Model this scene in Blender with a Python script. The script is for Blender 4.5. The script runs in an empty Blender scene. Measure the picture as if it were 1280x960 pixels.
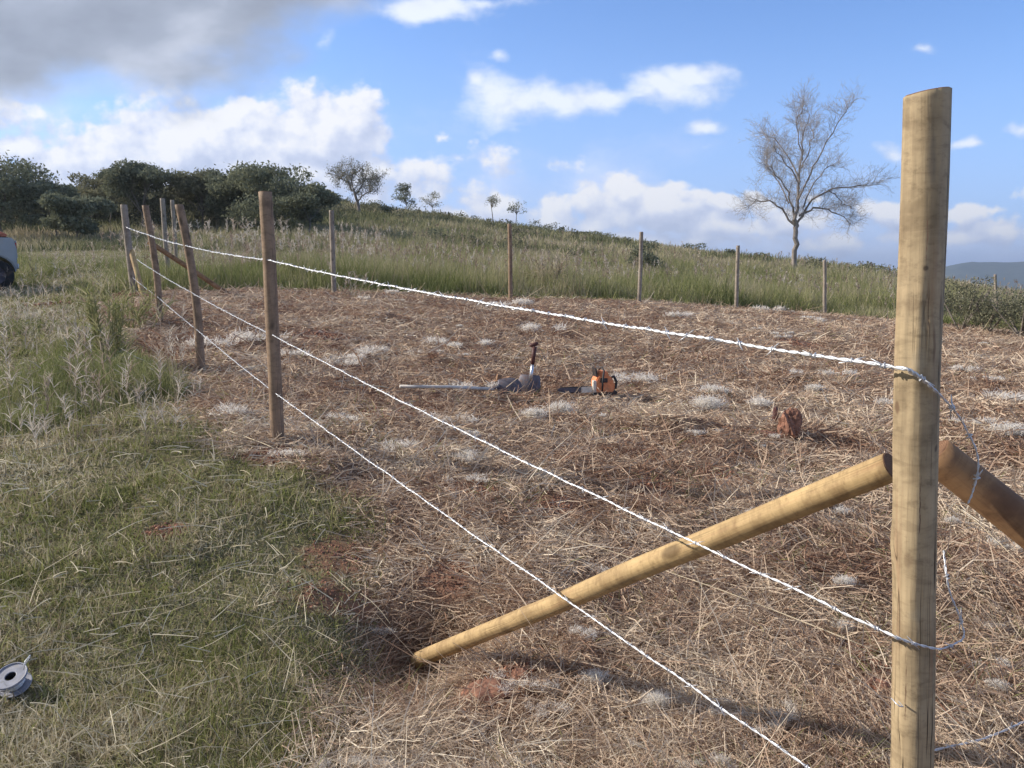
import bpy, bmesh, math, random
import numpy as np
from mathutils import Vector, Matrix, Quaternion

random.seed(7)
R = np.random.RandomState(11)
SC = bpy.context.scene
COL = SC.collection

# ------------------------------------------------------------------ camera
EYE = 1.6
PITCH = math.atan(135/1000.0)
cam_d = bpy.data.cameras.new('camera')
cam = bpy.data.objects.new('camera', cam_d)
COL.objects.link(cam)
cam.location = (0, 0, EYE)
cam.rotation_euler = (math.pi/2-PITCH, 0, 0)
cam_d.sensor_width = 36
cam_d.lens = 36*1000/1280
cam_d.clip_start = 0.05
cam_d.clip_end = 30000
SC.camera = cam
CP, SP = math.cos(PITCH), math.sin(PITCH)

def at(px, py, Y):
    a = (px-640)/1000.0
    b = (480-py)/1000.0
    dx, dy, dz = a, CP+b*SP, -SP+b*CP
    k = Y/dy
    return Vector((dx*k, Y, EYE+dz*k))

# ------------------------------------------------------------------ sun, sky, exposure
SUN_EL, SUN_AZ = math.radians(28), math.radians(-80)      # azimuth from +Y, clockwise
sun_dir = Vector((math.sin(SUN_AZ)*math.cos(SUN_EL), math.cos(SUN_AZ)*math.cos(SUN_EL), math.sin(SUN_EL)))
sl = bpy.data.lights.new('sun', 'SUN')
sl.energy = 4.8
sl.angle = math.radians(0.6)
sl.color = (1.0, 0.93, 0.83)
so = bpy.data.objects.new('sun', sl)
COL.objects.link(so)
so.rotation_euler = sun_dir.to_track_quat('Z', 'Y').to_euler()
SC.view_settings.view_transform = 'Standard'
SC.view_settings.look = 'None'
SC.view_settings.gamma = 1
SC.view_settings.exposure = 0.40
SC.view_settings.use_curve_mapping = False
SC.render.engine = 'CYCLES'
SC.cycles.volume_bounces = 0
SC.cycles.max_bounces = 5
SC.cycles.transparent_max_bounces = 6

W = bpy.data.worlds.new('World')
SC.world = W
W.use_nodes = True
nt = W.node_tree
nt.nodes.clear()

class NB:
    """small node-building helper"""
    def __init__(s, tree): s.t = tree
    def n(s, typ, **kw):
        nd = s.t.nodes.new(typ)
        for k, v in kw.items(): setattr(nd, k, v)
        return nd
    def link(s, a, b): s.t.links.new(a, b)
    def put(s, sock, v):
        if isinstance(v, bpy.types.NodeSocket): s.link(v, sock)
        else: sock.default_value = v
    def math(s, op, a, b=0.0, c=0.0, clamp=False):
        nd = s.n('ShaderNodeMath', operation=op, use_clamp=clamp)
        s.put(nd.inputs[0], a); s.put(nd.inputs[1], b); s.put(nd.inputs[2], c)
        return nd.outputs[0]
    def vmath(s, op, a, b=(0, 0, 0), c=None):
        nd = s.n('ShaderNodeVectorMath', operation=op)
        s.put(nd.inputs[0], a); s.put(nd.inputs[1], b)
        return nd.outputs['Value' if op == 'LENGTH' else 'Vector']
    def noise(s, vec, scale, detail=4, rough=0.55, dist=0.0, lac=2.0, dim='3D'):
        nd = s.n('ShaderNodeTexNoise', noise_dimensions=dim)
        s.link(vec, nd.inputs['Vector'])
        nd.inputs['Scale'].default_value = scale
        nd.inputs['Detail'].default_value = detail
        nd.inputs['Roughness'].default_value = rough
        nd.inputs['Distortion'].default_value = dist
        nd.inputs['Lacunarity'].default_value = lac
        return nd.outputs['Fac']
    def ramp(s, fac, stops, interp='LINEAR'):
        nd = s.n('ShaderNodeValToRGB')
        cr = nd.color_ramp
        cr.interpolation = interp
        while len(cr.elements) < len(stops): cr.elements.new(0.5)
        for e, (p, c) in zip(cr.elements, stops):
            e.position = p
            e.color = (c[0], c[1], c[2], 1)
        s.put(nd.inputs[0], fac)
        return nd.outputs[0]
    def mix(s, fac, a, b, mode='MIX'):
        nd = s.n('ShaderNodeMix', data_type='RGBA', blend_type=mode)
        s.put(nd.inputs[0], fac)
        for i, v in ((6, a), (7, b)):
            if isinstance(v, tuple) and len(v) == 3: v = (*v, 1)
            s.put(nd.inputs[i], v)
        return nd.outputs[2]
    def mrange(s, v, a, b, c=0.0, d=1.0, smooth=True):
        nd = s.n('ShaderNodeMapRange', interpolation_type='SMOOTHSTEP' if smooth else 'LINEAR')
        s.put(nd.inputs[0], v)
        for i, x in enumerate((a, b, c, d)): nd.inputs[i+1].default_value = x
        return nd.outputs[0]

def uv_of(px, py):
    a = (px-640)/1000.0; b = (480-py)/1000.0
    d = CP+b*SP
    return a/d, (-SP+b*CP)/d

# cloud masses: direction-space ellipses (u = x/y, v = z/y), each torn up by noise
CUM = [ # px, py, rx, ry, strength
 (30,185,75,34,.72),(120,195,100,50,.9),(230,185,110,62,1.0),(320,180,110,58,1.0),(400,175,85,62,1.0),(300,220,330,50,.9),(440,150,30,30,.7),(385,135,34,30,.8),(15,182,22,16,.6),(230,120,80,26,.45),
 (610,262,60,26,.8),(690,262,80,34,.8),(760,272,60,30,.8),(690,200,70,26,.55),(640,215,50,24,.45),(790,245,44,28,.85),(830,262,60,32,.95),(900,283,80,22,.85),(815,215,30,10,.5),
 (950,262,26,18,.7),(990,275,60,24,.75),(1020,250,30,16,.5),(1115,272,50,22,.8),(1205,272,50,14,.75),(1260,290,100,22,.65),(1050,300,160,16,.6),(880,300,220,18,.65),(1245,268,26,10,.6),(552,170,12,12,.6),
 (575,275,50,18,.8),(740,300,120,14,.7),(905,262,30,14,.8),(1080,262,24,12,.7),(1160,300,120,14,.7),(940,245,20,10,.6),(860,235,24,12,.65),(505,190,46,34,.45),(1360,250,80,26,.7),(-80,150,120,50,.8)]
WISP = [(640,125,60,34,.95),(690,130,60,26,.95),(750,125,60,18,.9),(790,124,40,16,.8),(830,110,60,22,.95),(605,98,22,14,.7),(720,122,50,26,.8),(800,118,40,20,.85),(860,98,48,16,.9),(830,106,50,18,.8),(880,156,26,9,.75),(1152,64,22,10,.7),(1205,178,26,10,.85),(1112,190,26,12,.75),(1275,160,26,8,.7),(628,66,14,8,.55),
        (530,8,70,20,1.0),(600,0,60,12,.7),(408,50,18,16,.55),(883,186,14,7,.4),(940,165,22,8,.35)]

def density_group(name, blobs, nscale, amp, detail, rough, stretch, warp, puffs=.34):
    g = bpy.data.node_groups.new(name, 'ShaderNodeTree')
    g.interface.new_socket('P', in_out='INPUT', socket_type='NodeSocketVector')
    g.interface.new_socket('D', in_out='OUTPUT', socket_type='NodeSocketFloat')
    b = NB(g)
    gi = b.n('NodeGroupInput'); go = b.n('NodeGroupOutput')
    P = gi.outputs[0]
    wn = b.n('ShaderNodeTexNoise', noise_dimensions='2D'); b.link(P, wn.inputs['Vector']); wn.inputs['Scale'].default_value = 12; wn.inputs['Detail'].default_value = 3
    off = b.vmath('MULTIPLY', b.vmath('SUBTRACT', wn.outputs['Color'], (.5, .5, .5)), (warp, warp*.6, 0))
    Q = b.vmath('ADD', P, off)
    tot = None
    for px, py, rx, ry, st in blobs:
        u, v = uv_of(px, py)
        d = b.vmath('MULTIPLY', b.vmath('SUBTRACT', Q, (u, v, 0)), (1000.0/rx/1.35, 1000.0/ry/1.35, 0))
        e = b.mrange(b.vmath('LENGTH', d), 1.25, 0.0, 0.0, st, smooth=False)
        tot = e if tot is None else b.math('SMOOTH_MAX', tot, e, .08)
    nz = b.noise(b.vmath('MULTIPLY', P, stretch), nscale, detail, rough, dim='2D')
    t = b.math('ADD', tot, b.math('MULTIPLY', b.math('SUBTRACT', nz, .5), amp))
    if puffs:
        for sc, am in ((nscale*2.2, puffs), (nscale*5, puffs*.5)):
            vo = b.n('ShaderNodeTexVoronoi', voronoi_dimensions='2D')
            b.link(b.vmath('MULTIPLY', b.vmath('ADD', P, b.vmath('MULTIPLY', off, (.5, .5, 0))), (1, 1.25, 0)), vo.inputs['Vector']); vo.inputs['Scale'].default_value = sc
            t = b.math('ADD', t, b.math('MULTIPLY', b.math('SUBTRACT', .42, vo.outputs['Distance']), am))
    b.link(b.math('SUBTRACT', t, .34), go.inputs[0])
    return g

b = NB(nt)
tc = b.n('ShaderNodeTexCoord')
sx = b.n('ShaderNodeSeparateXYZ'); b.link(tc.outputs['Generated'], sx.inputs[0])
ay = b.math('MAXIMUM', b.math('ABSOLUTE', sx.outputs[1]), .06)
cx = b.n('ShaderNodeCombineXYZ')
b.link(b.math('DIVIDE', sx.outputs[0], ay), cx.inputs[0]); b.link(b.math('DIVIDE', sx.outputs[2], ay), cx.inputs[1])
UV = cx.outputs[0]
sky = b.n('ShaderNodeTexSky', sky_type='NISHITA', sun_disc=False)
sky.sun_elevation = SUN_EL; sky.sun_rotation = SUN_AZ
sky.altitude = 900; sky.air_density = 1.0; sky.dust_density = 0.6; sky.ozone_density = 2.2
skyc = b.mix(1.0, sky.outputs[0], (.80, .97, 1.26), 'MULTIPLY')
bg = b.n('ShaderNodeBackground'); b.link(skyc, bg.inputs[0]); bg.inputs[1].default_value = 0.135

gc = density_group('cumulus_density', CUM, 13, .85, 8, .60, (1, 1.3, 1), .05, .17)
gw = density_group('wisp_density', WISP, 12, .95, 7, .62, (.8, 1.5, 1), .06, 0)
def grp(tree, P):
    nd = b.n('ShaderNodeGroup'); nd.node_tree = tree; b.link(P, nd.inputs[0]); return nd.outputs[0]
toward = b.vmath('ADD', UV, (-.010, .017, 0))
c0, c1 = grp(gc, UV), grp(gc, toward)
w0 = grp(gw, UV)
ac = b.mrange(c0, -.02, .20, 0, .96)
lit = b.math('MULTIPLY', b.math('SUBTRACT', c0, c1), 1.9)
fine = b.noise(UV, 28, 5, .6, dim='2D')
lit = b.math('ADD', lit, b.math('MULTIPLY', b.math('SUBTRACT', fine, .5), .7))
lit = b.math('ADD', lit, .55, clamp=True)
ccol = b.ramp(lit, [(0, (.50, .57, .76)), (.35, (.62, .68, .86)), (.65, (.78, .82, .94)), (1, (.96, .96, .98))])
aw = b.mrange(w0, -.08, .45, 0, .88)
wcol = b.ramp(b.math('ADD', b.noise(UV, 18, 4, dim='2D'), b.math('MULTIPLY', w0, .6)), [(.3, (.56, .64, .82)), (.7, (.86, .9, .97))])
# the low grey cloud sheet overhead on the left
warpn = b.noise(b.vmath('MULTIPLY', UV, (1, 1.6, 1)), 5.5, 6, .5, dim='2D')
su = b.n('ShaderNodeSeparateXYZ'); b.link(UV, su.inputs[0])
u0, v0 = uv_of(400, 95); u1, v1 = uv_of(560, 0)
edge = b.math('SUBTRACT', su.outputs[1], v0-.022)
edge = b.math('SUBTRACT', edge, b.math('MULTIPLY', b.math('MAXIMUM', b.math('ADD', su.outputs[0], .33), 0.0), .62))
edge = b.math('ADD', edge, b.math('MULTIPLY', b.math('SUBTRACT', warpn, .5), .15))
ag = b.mrange(edge, -.03, .045, 0, .97)
gcol = b.ramp(b.math('ADD', b.noise(b.vmath('MULTIPLY', UV, (1, 2, 1)), 6, 4, .5, dim='2D'), b.math('MULTIPLY', edge, -.8)), [(.22, (.27, .30, .37)), (.5, (.37, .41, .50)), (.75, (.62, .66, .76))])
col = b.mix(aw, wcol, wcol)
def shade(c, s=1.0):
    nd = b.n('ShaderNodeBackground'); b.link(c, nd.inputs[0]); nd.inputs[1].default_value = s; return nd.outputs[0]
def ms(f, a, c):
    nd = b.n('ShaderNodeMixShader'); b.link(f, nd.inputs[0]); b.link(a, nd.inputs[1]); b.link(c, nd.inputs[2]); return nd.outputs[0]
# pale veil low in the sky
veil = b.mrange(su.outputs[1], .34, -.02, 0, .85)
sh = ms(veil, bg.outputs[0], shade(b.ramp(.5, [(0, (.32, .46, .80)), (1, (.32, .46, .80))])))
VEIL = [(740,215,150,60,.75),(900,300,300,40,.8),(1200,310,200,40,.7),(620,260,90,60,.6),(150,190,300,110,.55),(360,160,210,95,.55),(520,200,120,80,.4),(680,240,170,80,.6),(860,280,260,60,.5),(1150,300,260,50,.5),(300,240,420,50,.6),(330,110,160,50,.45),(60,130,140,40,.5)]
gv = density_group('veil_density', VEIL, 7, 1.0, 6, .62, (.8, 1.4, 1), .08, 0)
av = b.mrange(grp(gv, UV), -.12, .5, 0, .72)
sh = ms(av, sh, shade(b.ramp(b.noise(UV, 16, 4, dim='2D'), [(.3, (.52, .60, .84)), (.7, (.68, .74, .93))])))
sh = ms(aw, sh, shade(wcol, .9))
sh = ms(ac, sh, shade(ccol, .82))
sh = ms(ag, sh, shade(gcol, .85))
up = b.mrange(sx.outputs[2], -.02, .0)
ow = b.n('ShaderNodeOutputWorld')
b.link(sh, ow.inputs[0])
W.cycles.sampling_method = 'MANUAL'
W.cycles.sample_map_resolution = 512

# ------------------------------------------------------------------ object helpers
def tag(o, label=None, cat=None, group=None, kind=None):
    if label: o['label'] = label
    if cat: o['category'] = cat
    if group: o['group'] = group
    if kind: o['kind'] = kind
    return o

def link(name, me, mat=None, parent=None):
    o = bpy.data.objects.new(name, me)
    COL.objects.link(o)
    if mat is not None and me is not None and hasattr(me, 'materials') and not len(me.materials): me.materials.append(mat)
    if parent is not None: o.parent = parent
    return o

def empty(name, loc=(0, 0, 0), rot=(0, 0, 0)):
    o = bpy.data.objects.new(name, None)
    o.empty_display_size = .1
    COL.objects.link(o)
    o.location = loc; o.rotation_euler = rot
    return o

def np_mesh(name, V, F, smooth=False, attrs=None):
    """V (n,3), F (m,k) with k = 3 or 4"""
    V = np.ascontiguousarray(V, dtype=np.float32).reshape(-1, 3)
    F = np.ascontiguousarray(F, dtype=np.int32)
    m, k = F.shape
    me = bpy.data.meshes.new(name)
    me.vertices.add(len(V)); me.vertices.foreach_set('co', V.ravel())
    me.loops.add(m*k); me.loops.foreach_set('vertex_index', F.ravel())
    me.polygons.add(m)
    me.polygons.foreach_set('loop_start', np.arange(0, m*k, k, dtype=np.int32))
    me.polygons.foreach_set('loop_total', np.full(m, k, dtype=np.int32))
    if smooth: me.polygons.foreach_set('use_smooth', np.ones(m, dtype=bool))
    if attrs:
        for an, av in attrs.items():
            a = me.attributes.new(an, 'FLOAT', 'POINT')
            a.data.foreach_set('value', np.ascontiguousarray(av, dtype=np.float32))
    me.update(calc_edges=True)
    return me

# ------------------------------------------------------------------ noise + terrain
_tab = np.random.RandomState(5).rand(512, 512)
def vnoise(x, y, s, seed=0):
    x = np.asarray(x, float)*s+seed*17.3+200; y = np.asarray(y, float)*s+seed*9.7+200
    xi = np.floor(x).astype(int); yi = np.floor(y).astype(int)
    fx = x-xi; fy = y-yi
    fx = fx*fx*(3-2*fx); fy = fy*fy*(3-2*fy)
    t = lambda a, c: _tab[a % 512, c % 512]
    return (t(xi, yi)*(1-fx)+t(xi+1, yi)*fx)*(1-fy)+(t(xi, yi+1)*(1-fx)+t(xi+1, yi+1)*fx)*fy
def fbm(x, y, s, o=3, seed=0):
    r = 0; a = 1; n = 0
    for i in range(o):
        r = r+a*vnoise(x, y, s*2**i, seed+i); n += a; a *= .5
    return r/n

ctl = [(at(*p).x, at(*p).y, at(*p).z) for p in [
  (347,555,6.3),(252,463,9.8),(200,404,13.6),(167,368,17.8),(416,366,19.6),(638,375,21.3),(800,377,23.5),(920,386,25.6),(1031,393,28),
  (1280,420,20),(0,364,19),(-200,345,22),(-120,300,58),(0,299,60),(200,300,56),(400,292,60),(640,308,60),(800,326,60),(1000,342,55),(1280,385,50),(1500,400,50),
  (-300,268,105),(0,262,110),(200,258,110),(330,255,112),(400,256,112),(500,269,110),(600,282,110),(700,295,108),(850,313,100),(1000,336,90),(1150,356,85),(1280,400,85),(1600,430,80),
  (400,345,32),(640,355,34),(800,362,36),(1000,378,38)]]
ctl += [(x, y, z) for x, y, z in [(.95,1.9,-.16),(-.44,3.7,-.15),(-1.7,2.6,-.04),(-4,3,.04),(0,2,-.13),(2.5,2,-.2),(0,-.5,-.12),(-4,-1,0),(5,-1,-.25),(1,4,-.14),(0,-8,-.2),(12,-6,-.4),(-12,-6,.2),(2.7,8,.0),(.3,5.4,-.03),(7,6,-.18),(12,10,-.2),(-6,7,.15),(0,10,.14),(5,14,.12)]]
ctl += [(-60,-60,0),(60,-60,-3),(-110,20,4),(110,10,-9),(-60,160,6),(20,165,2),(100,150,-14),(-160,120,10),(160,120,-20)]
ctl = np.array(ctl)
def _U(r2): return .5*r2*np.log(r2+1e-9)
_n = len(ctl)
_K = _U(((ctl[:, None, :2]-ctl[None, :, :2])**2).sum(2))+np.eye(_n)*.02
_P = np.c_[np.ones(_n), ctl[:, :2]]
_A = np.zeros((_n+3, _n+3)); _A[:_n, :_n] = _K; _A[:_n, _n:] = _P; _A[_n:, :_n] = _P.T
_w = np.linalg.solve(_A, np.r_[ctl[:, 2], 0, 0, 0])

def tps(x, y):
    x = np.asarray(x, float).ravel(); y = np.asarray(y, float).ravel()
    out = _w[_n]+_w[_n+1]*x+_w[_n+2]*y
    for i in range(_n):
        out = out+_w[i]*_U((x-ctl[i, 0])**2+(y-ctl[i, 1])**2)
    return out

POLY = np.array([(-9.3,18.3),(-8.2,15.5),(-6.3,12.8),(-4.3,9.6),(-2.1,6.2),(-1.05,5.1),(-.68,3.7),(-.55,2.6),(-.4,1),(-.3,-3),(22,-3),(20,10),(15.2,17),(14.2,21),(13.5,27),(11,28.7),(7.2,26.3),(3.8,24.1),(0,22.0),(-4.4,20.2)])
def sdist(x, y):
    """signed distance to the mown area, positive inside"""
    x = np.asarray(x, float); y = np.asarray(y, float)
    d = np.full(x.shape, 1e9); inside = np.zeros(x.shape, bool)
    n = len(POLY)
    for i in range(n):
        ax, ay_ = POLY[i]; bx, by = POLY[(i+1) % n]
        ex, ey = bx-ax, by-ay_
        t = np.clip(((x-ax)*ex+(y-ay_)*ey)/(ex*ex+ey*ey), 0, 1)
        d = np.minimum(d, np.hypot(x-ax-t*ex, y-ay_-t*ey))
        c = (ay_ > y) != (by > y)
        with np.errstate(divide='ignore', invalid='ignore'):
            xi = (bx-ax)*(y-ay_)/(by-ay_+1e-12)+ax
        inside ^= c & (x < xi)
    return np.where(inside, d, -d)
def mown(x, y):
    r = np.hypot(x, y)
    s = sdist(x, y)+(fbm(x, y, 1.3, 3, 3)-.5)*np.clip(.25+r*.05, .3, 1.1)
    return np.clip(s/.35+.5, 0, 1)

SOIL = [] # x, y, radius, height
def ray_ground(px, py):
    Ys = np.geomspace(1.2, 120, 500)
    d = at(px, py, 1.0); dz = d.z-EYE
    hit = np.nonzero(EYE+dz*Ys < tps(d.x*Ys, Ys))[0]
    return at(px, py, Ys[hit[0]] if len(hit) else 60)
for px, py, r, h in [(600,858,.17,.045),(640,840,.10,.03),(1100,845,.16,.05),(425,690,.22,.02),(410,745,.2,.01),(540,565,.15,.0),(590,620,.2,.01),(345,575,.2,.03),(1075,820,.12,.02),(500,812,.09,.0),(205,672,.12,.0),(60,380,.5,.0),(690,395,.5,.0),(820,620,.22,.02),(480,520,.3,.02),(560,720,.16,.0),(900,600,.2,.0),(700,640,.2,.0),(400,420,.4,0),(1000,430,.5,0)]:
    q = ray_ground(px, py); SOIL.append((q.x, q.y, r, h))
def soil(x, y):
    s = np.zeros(np.shape(x)); h = np.zeros(np.shape(x))
    for cx_, cy_, r, hh in SOIL:
        d = np.hypot(x-cx_, y-cy_)/r+(vnoise(x, y, 9, 4)-.5)*.7
        m = np.clip(1.25-d, 0, 1)
        s = np.maximum(s, np.clip(m*2, 0, 1)); h = np.maximum(h, hh*m)
    return s, h

HOLLOWS = []
HEAPS = []
for px, py, rx, ry, h in [(850,540,.75,.35,.16),(640,505,.55,.22,.07),(545,575,.3,.2,.09),(760,560,.4,.3,.06),(930,560,.35,.25,.08),(300,430,.6,.4,.1),(900,410,.6,.3,.12),(480,400,.8,.4,.12),(1180,490,.3,.2,.1),(560,455,.6,.4,.08),(400,590,.3,.4,.07),(980,640,.35,.3,.06),(1230,900,.3,.25,.05),(700,700,.3,.3,.05)]:
    q = ray_ground(px, py); HEAPS.append((q.x, q.y, rx, ry, h))

def ground_z(x, y, detail=True):
    sh_ = np.shape(x)
    x = np.asarray(x, float).ravel(); y = np.asarray(y, float).ravel()
    r = np.hypot(x, y)
    xc = np.clip(x, -170, 170); yc = np.clip(y, -70, 165)
    z = tps(xc, yc)
    far = np.clip((r-135)/260, 0, 1)
    z = z*(1-far)+(-45)*far
    z = z+(fbm(x, y, .05, 3, 2)-.5)*np.clip((r-35)/60, 0, 1)*1.2
    if detail:
        near = np.clip(1.3-r/45, 0, 1)
        m = mown(x, y)
        z = z+near*((fbm(x, y, 1.1, 3, 7)-.5)*(.10+.03*m)+(fbm(x, y, 5, 2, 8)-.5)*.035)
        s, h = soil(x, y)
        z = z+h
        for hx, hy, hr, hd in HOLLOWS:
            z = z-hd*np.exp(-((x-hx)**2+(y-hy)**2)/hr**2)
        for hx, hy, rx, ry, hh in HEAPS:
            d = np.hypot((x-hx)/rx, (y-hy)/ry)
            z = z+hh*np.exp(-d*d*1.6)*(.7+.6*vnoise(x, y, 6, 12))
    return z.reshape(sh_)
def gz(x, y): return float(ground_z(np.array([x]), np.array([y]))[0])
def gpt(px, py):
    Ys = np.geomspace(1.2, 125, 900)
    d = at(px, py, 1.0); dz = d.z-EYE
    hit = np.nonzero(EYE+dz*Ys < ground_z(d.x*Ys, Ys))[0]
    Y = Ys[hit[0]] if len(hit) else 60.0
    return Vector((d.x*Y, Y, gz(d.x*Y, Y)))

_bf = at(524, 824, 3.88)
_e = gz(_bf.x, _bf.y)-(_bf.z-.05)
if _e > 0: HOLLOWS.append((_bf.x, _bf.y, .32, _e))
if _e > 0: HOLLOWS.append((_bf.x+.05, _bf.y-.35, .4, _e*.45))
print('hollow', _e, gz(_bf.x, _bf.y), _bf.z)
# ------------------------------------------------------------------ materials
def new_mat(name):
    m = bpy.data.materials.new(name); m.use_nodes = True
    t = m.node_tree; t.nodes.clear()
    b = NB(t); out = b.n('ShaderNodeOutputMaterial')
    return m, b, out
def princ(b, out, color, rough=.8, metal=0.0, bump=None, bstr=.3, bdist=.01, spec=.3):
    p = b.n('ShaderNodeBsdfPrincipled')
    if isinstance(color, tuple): p.inputs['Base Color'].default_value = (*color[:3], 1)
    else: b.link(color, p.inputs['Base Color'])
    b.put(p.inputs['Roughness'], rough); p.inputs['Metallic'].default_value = metal
    p.inputs['Specular IOR Level'].default_value = spec
    if bump is not None:
        bn = b.n('ShaderNodeBump'); bn.inputs['Strength'].default_value = bstr; bn.inputs['Distance'].default_value = bdist
        b.link(bump, bn.inputs['Height']); b.link(bn.outputs[0], p.inputs['Normal'])
    b.link(p.outputs[0], out.inputs[0]); return p
def blade_mat(name, stops, trans=.25, rough=.7, spec=.0):
    m, b, out = new_mat(name)
    a = b.n('ShaderNodeAttribute', attribute_name='tone')
    c = b.ramp(a.outputs['Fac'], stops)
    d = b.n('ShaderNodeBsdfDiffuse'); b.link(c, d.inputs[0])
    sh = d.outputs[0]
    if trans:
        t = b.n('ShaderNodeBsdfTranslucent'); b.link(c, t.inputs[0])
        x = b.n('ShaderNodeMixShader'); x.inputs[0].default_value = trans
        b.link(d.outputs[0], x.inputs[1]); b.link(t.outputs[0], x.inputs[2]); sh = x.outputs[0]
    if spec:
        g = b.n('ShaderNodeBsdfGlossy'); g.inputs['Roughness'].default_value = .45; g.inputs[0].default_value = (.9, .9, .9, 1)
        x = b.n('ShaderNodeMixShader'); x.inputs[0].default_value = spec
        b.link(sh, x.inputs[1]); b.link(g.outputs[0], x.inputs[2]); sh = x.outputs[0]
    b.link(sh, out.inputs[0]); return m

m_straw = blade_mat('dry_straw', [(0,(.21,.115,.08)),(.25,(.37,.25,.18)),(.5,(.52,.40,.30)),(.8,(.68,.56,.43)),(1,(.80,.71,.57))], .2)
m_grass = blade_mat('short_grass_blades', [(0,(.14,.15,.055)),(.2,(.26,.275,.095)),(.4,(.38,.37,.18)),(.5,(.30,.23,.155)),(.62,(.46,.40,.27)),(.85,(.54,.47,.34)),(1,(.70,.64,.50))], .3)
m_tall = blade_mat('tall_grass_blades', [(0,(.12,.145,.055)),(.3,(.235,.255,.10)),(.55,(.355,.34,.18)),(.8,(.46,.39,.28)),(1,(.52,.45,.34))], .35)
m_plume = blade_mat('seed_plume', [(0,(.22,.155,.12)),(.5,(.42,.34,.27)),(1,(.66,.60,.52))], .35)
m_hill = blade_mat('hill_scrub_blades', [(0,(.10,.11,.06)),(.3,(.20,.21,.11)),(.55,(.33,.31,.18)),(.8,(.45,.38,.27)),(1,(.55,.47,.35))], .3)
m_leaf = blade_mat('dark_leaves', [(0,(.10,.115,.09)),(.5,(.165,.18,.125)),(1,(.26,.27,.18))], .25)
m_leaf2 = blade_mat('olive_leaves', [(0,(.11,.115,.08)),(.5,(.18,.18,.115)),(1,(.27,.26,.17))], .3)
m_twig = blade_mat('grey_twigs', [(0,(.30,.28,.27)),(1,(.50,.46,.44))], 0)
m_fluff = blade_mat('pale_fluff', [(0,(.78,.73,.66)),(1,(.92,.88,.82))], .5)

def bark_mat(name, c1, c2, scale=6):
    m, b, out = new_mat(name)
    t = b.n('ShaderNodeTexCoord')
    v = b.vmath('MULTIPLY', t.outputs['Object'], (1, 1, .25))
    n = b.noise(v, scale, 6, .65)
    princ(b, out, b.ramp(n, [(.3, c1), (.7, c2)]), .9, bump=n, bstr=.6, bdist=.02)
    return m
m_bark = bark_mat('tree_bark', (.20,.17,.15), (.38,.33,.29))
m_darkbark = bark_mat('dark_bark', (.12,.105,.095), (.27,.235,.20))

def wood_mat(name, base, dark, red, cracks=.6, knots=True, scale=1.0):
    m, b, out = new_mat(name)
    t = b.n('ShaderNodeTexCoord'); O = t.outputs['Object']
    oi = b.n('ShaderNodeObjectInfo')
    off = b.n('ShaderNodeCombineXYZ'); b.link(b.math('MULTIPLY', oi.outputs['Random'], 7.0), off.inputs[2])
    O = b.vmath('ADD', O, off.outputs[0])
    blot = b.noise(O, 7*scale, 4, .6, .4)
    ring = b.noise(b.vmath('MULTIPLY', O, (2, 2, 7)), 6*scale, 4, .6, .6)
    grain = b.noise(b.vmath('MULTIPLY', O, (1, 1, .035)), 130*scale, 4, .65)
    streak = b.noise(b.vmath('MULTIPLY', O, (1, 1, .06)), 26*scale, 5, .6, .3)
    c = b.ramp(blot, [(.25, dark), (.5, base), (.78, tuple(min(1, x*1.25) for x in base))])
    c = b.mix(b.mrange(ring, .5, .72, 0, .35), c, tuple(x*1.3 for x in base))
    c = b.mix(b.mrange(ring, .48, .34, 0, .35), c, dark)
    mott = b.noise(b.vmath('MULTIPLY', O, (1, 1, 1.6)), 22*scale, 6, .7)
    c = b.mix(b.mrange(mott, .5, .68, 0, .5), c, tuple(x*.8 for x in dark))
    c = b.mix(b.mrange(streak, .56, .74, 0, .55), c, red)
    c = b.mix(b.mrange(grain, .5, .75, 0, .45), c, dark)
    crn = b.noise(b.vmath('MULTIPLY', O, (1, 1, .018)), 34*scale, 3, .5)
    crk = b.mrange(b.math('ABSOLUTE', b.math('SUBTRACT', crn, .5)), .002, .02, 1, 0)
    gate = b.mrange(b.noise(b.vmath('MULTIPLY', O, (1, 1, .3)), 4*scale, 2), .48, .56)
    crk = b.math('MULTIPLY', b.math('MULTIPLY', crk, gate), cracks)
    c = b.mix(crk, c, tuple(x*.25 for x in dark))
    h = b.math('ADD', b.math('MULTIPLY', grain, .5), b.math('MULTIPLY', blot, .7))
    h = b.math('SUBTRACT', h, b.math('MULTIPLY', crk, 1.5))
    if knots:
        vo = b.n('ShaderNodeTexVoronoi'); b.link(b.vmath('MULTIPLY', O, (1, 1, .55)), vo.inputs['Vector']); vo.inputs['Scale'].default_value = 7.5*scale
        vo.inputs['Randomness'].default_value = 1
        k = b.mrange(vo.outputs['Distance'], .12, .26, 1, 0)
        c = b.mix(b.math('MULTIPLY', k, .75), c, tuple(x*.45 for x in dark))
        h = b.math('SUBTRACT', h, b.math('MULTIPLY', k, .6))
    princ(b, out, c, .72, bump=h, bstr=.5, bdist=.004, spec=.25)
    return m
m_post = wood_mat('treated_pale_wood', (.40,.305,.185), (.20,.145,.085), (.30,.17,.10), .95)
m_brace = wood_mat('peeled_golden_wood', (.48,.335,.165), (.26,.165,.08), (.36,.20,.10), .3)
m_brace2 = wood_mat('dark_shaded_wood', (.30,.175,.09), (.17,.09,.05), (.25,.11,.06), .4)  # dark brown; the near post's shade on its right brace is in this colour
m_wpost = wood_mat('weathered_brown_wood', (.30,.205,.135), (.155,.105,.07), (.22,.12,.075), .5)
m_gpost = wood_mat('weathered_grey_wood', (.33,.28,.225), (.19,.155,.125), (.24,.16,.115), .5)
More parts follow.
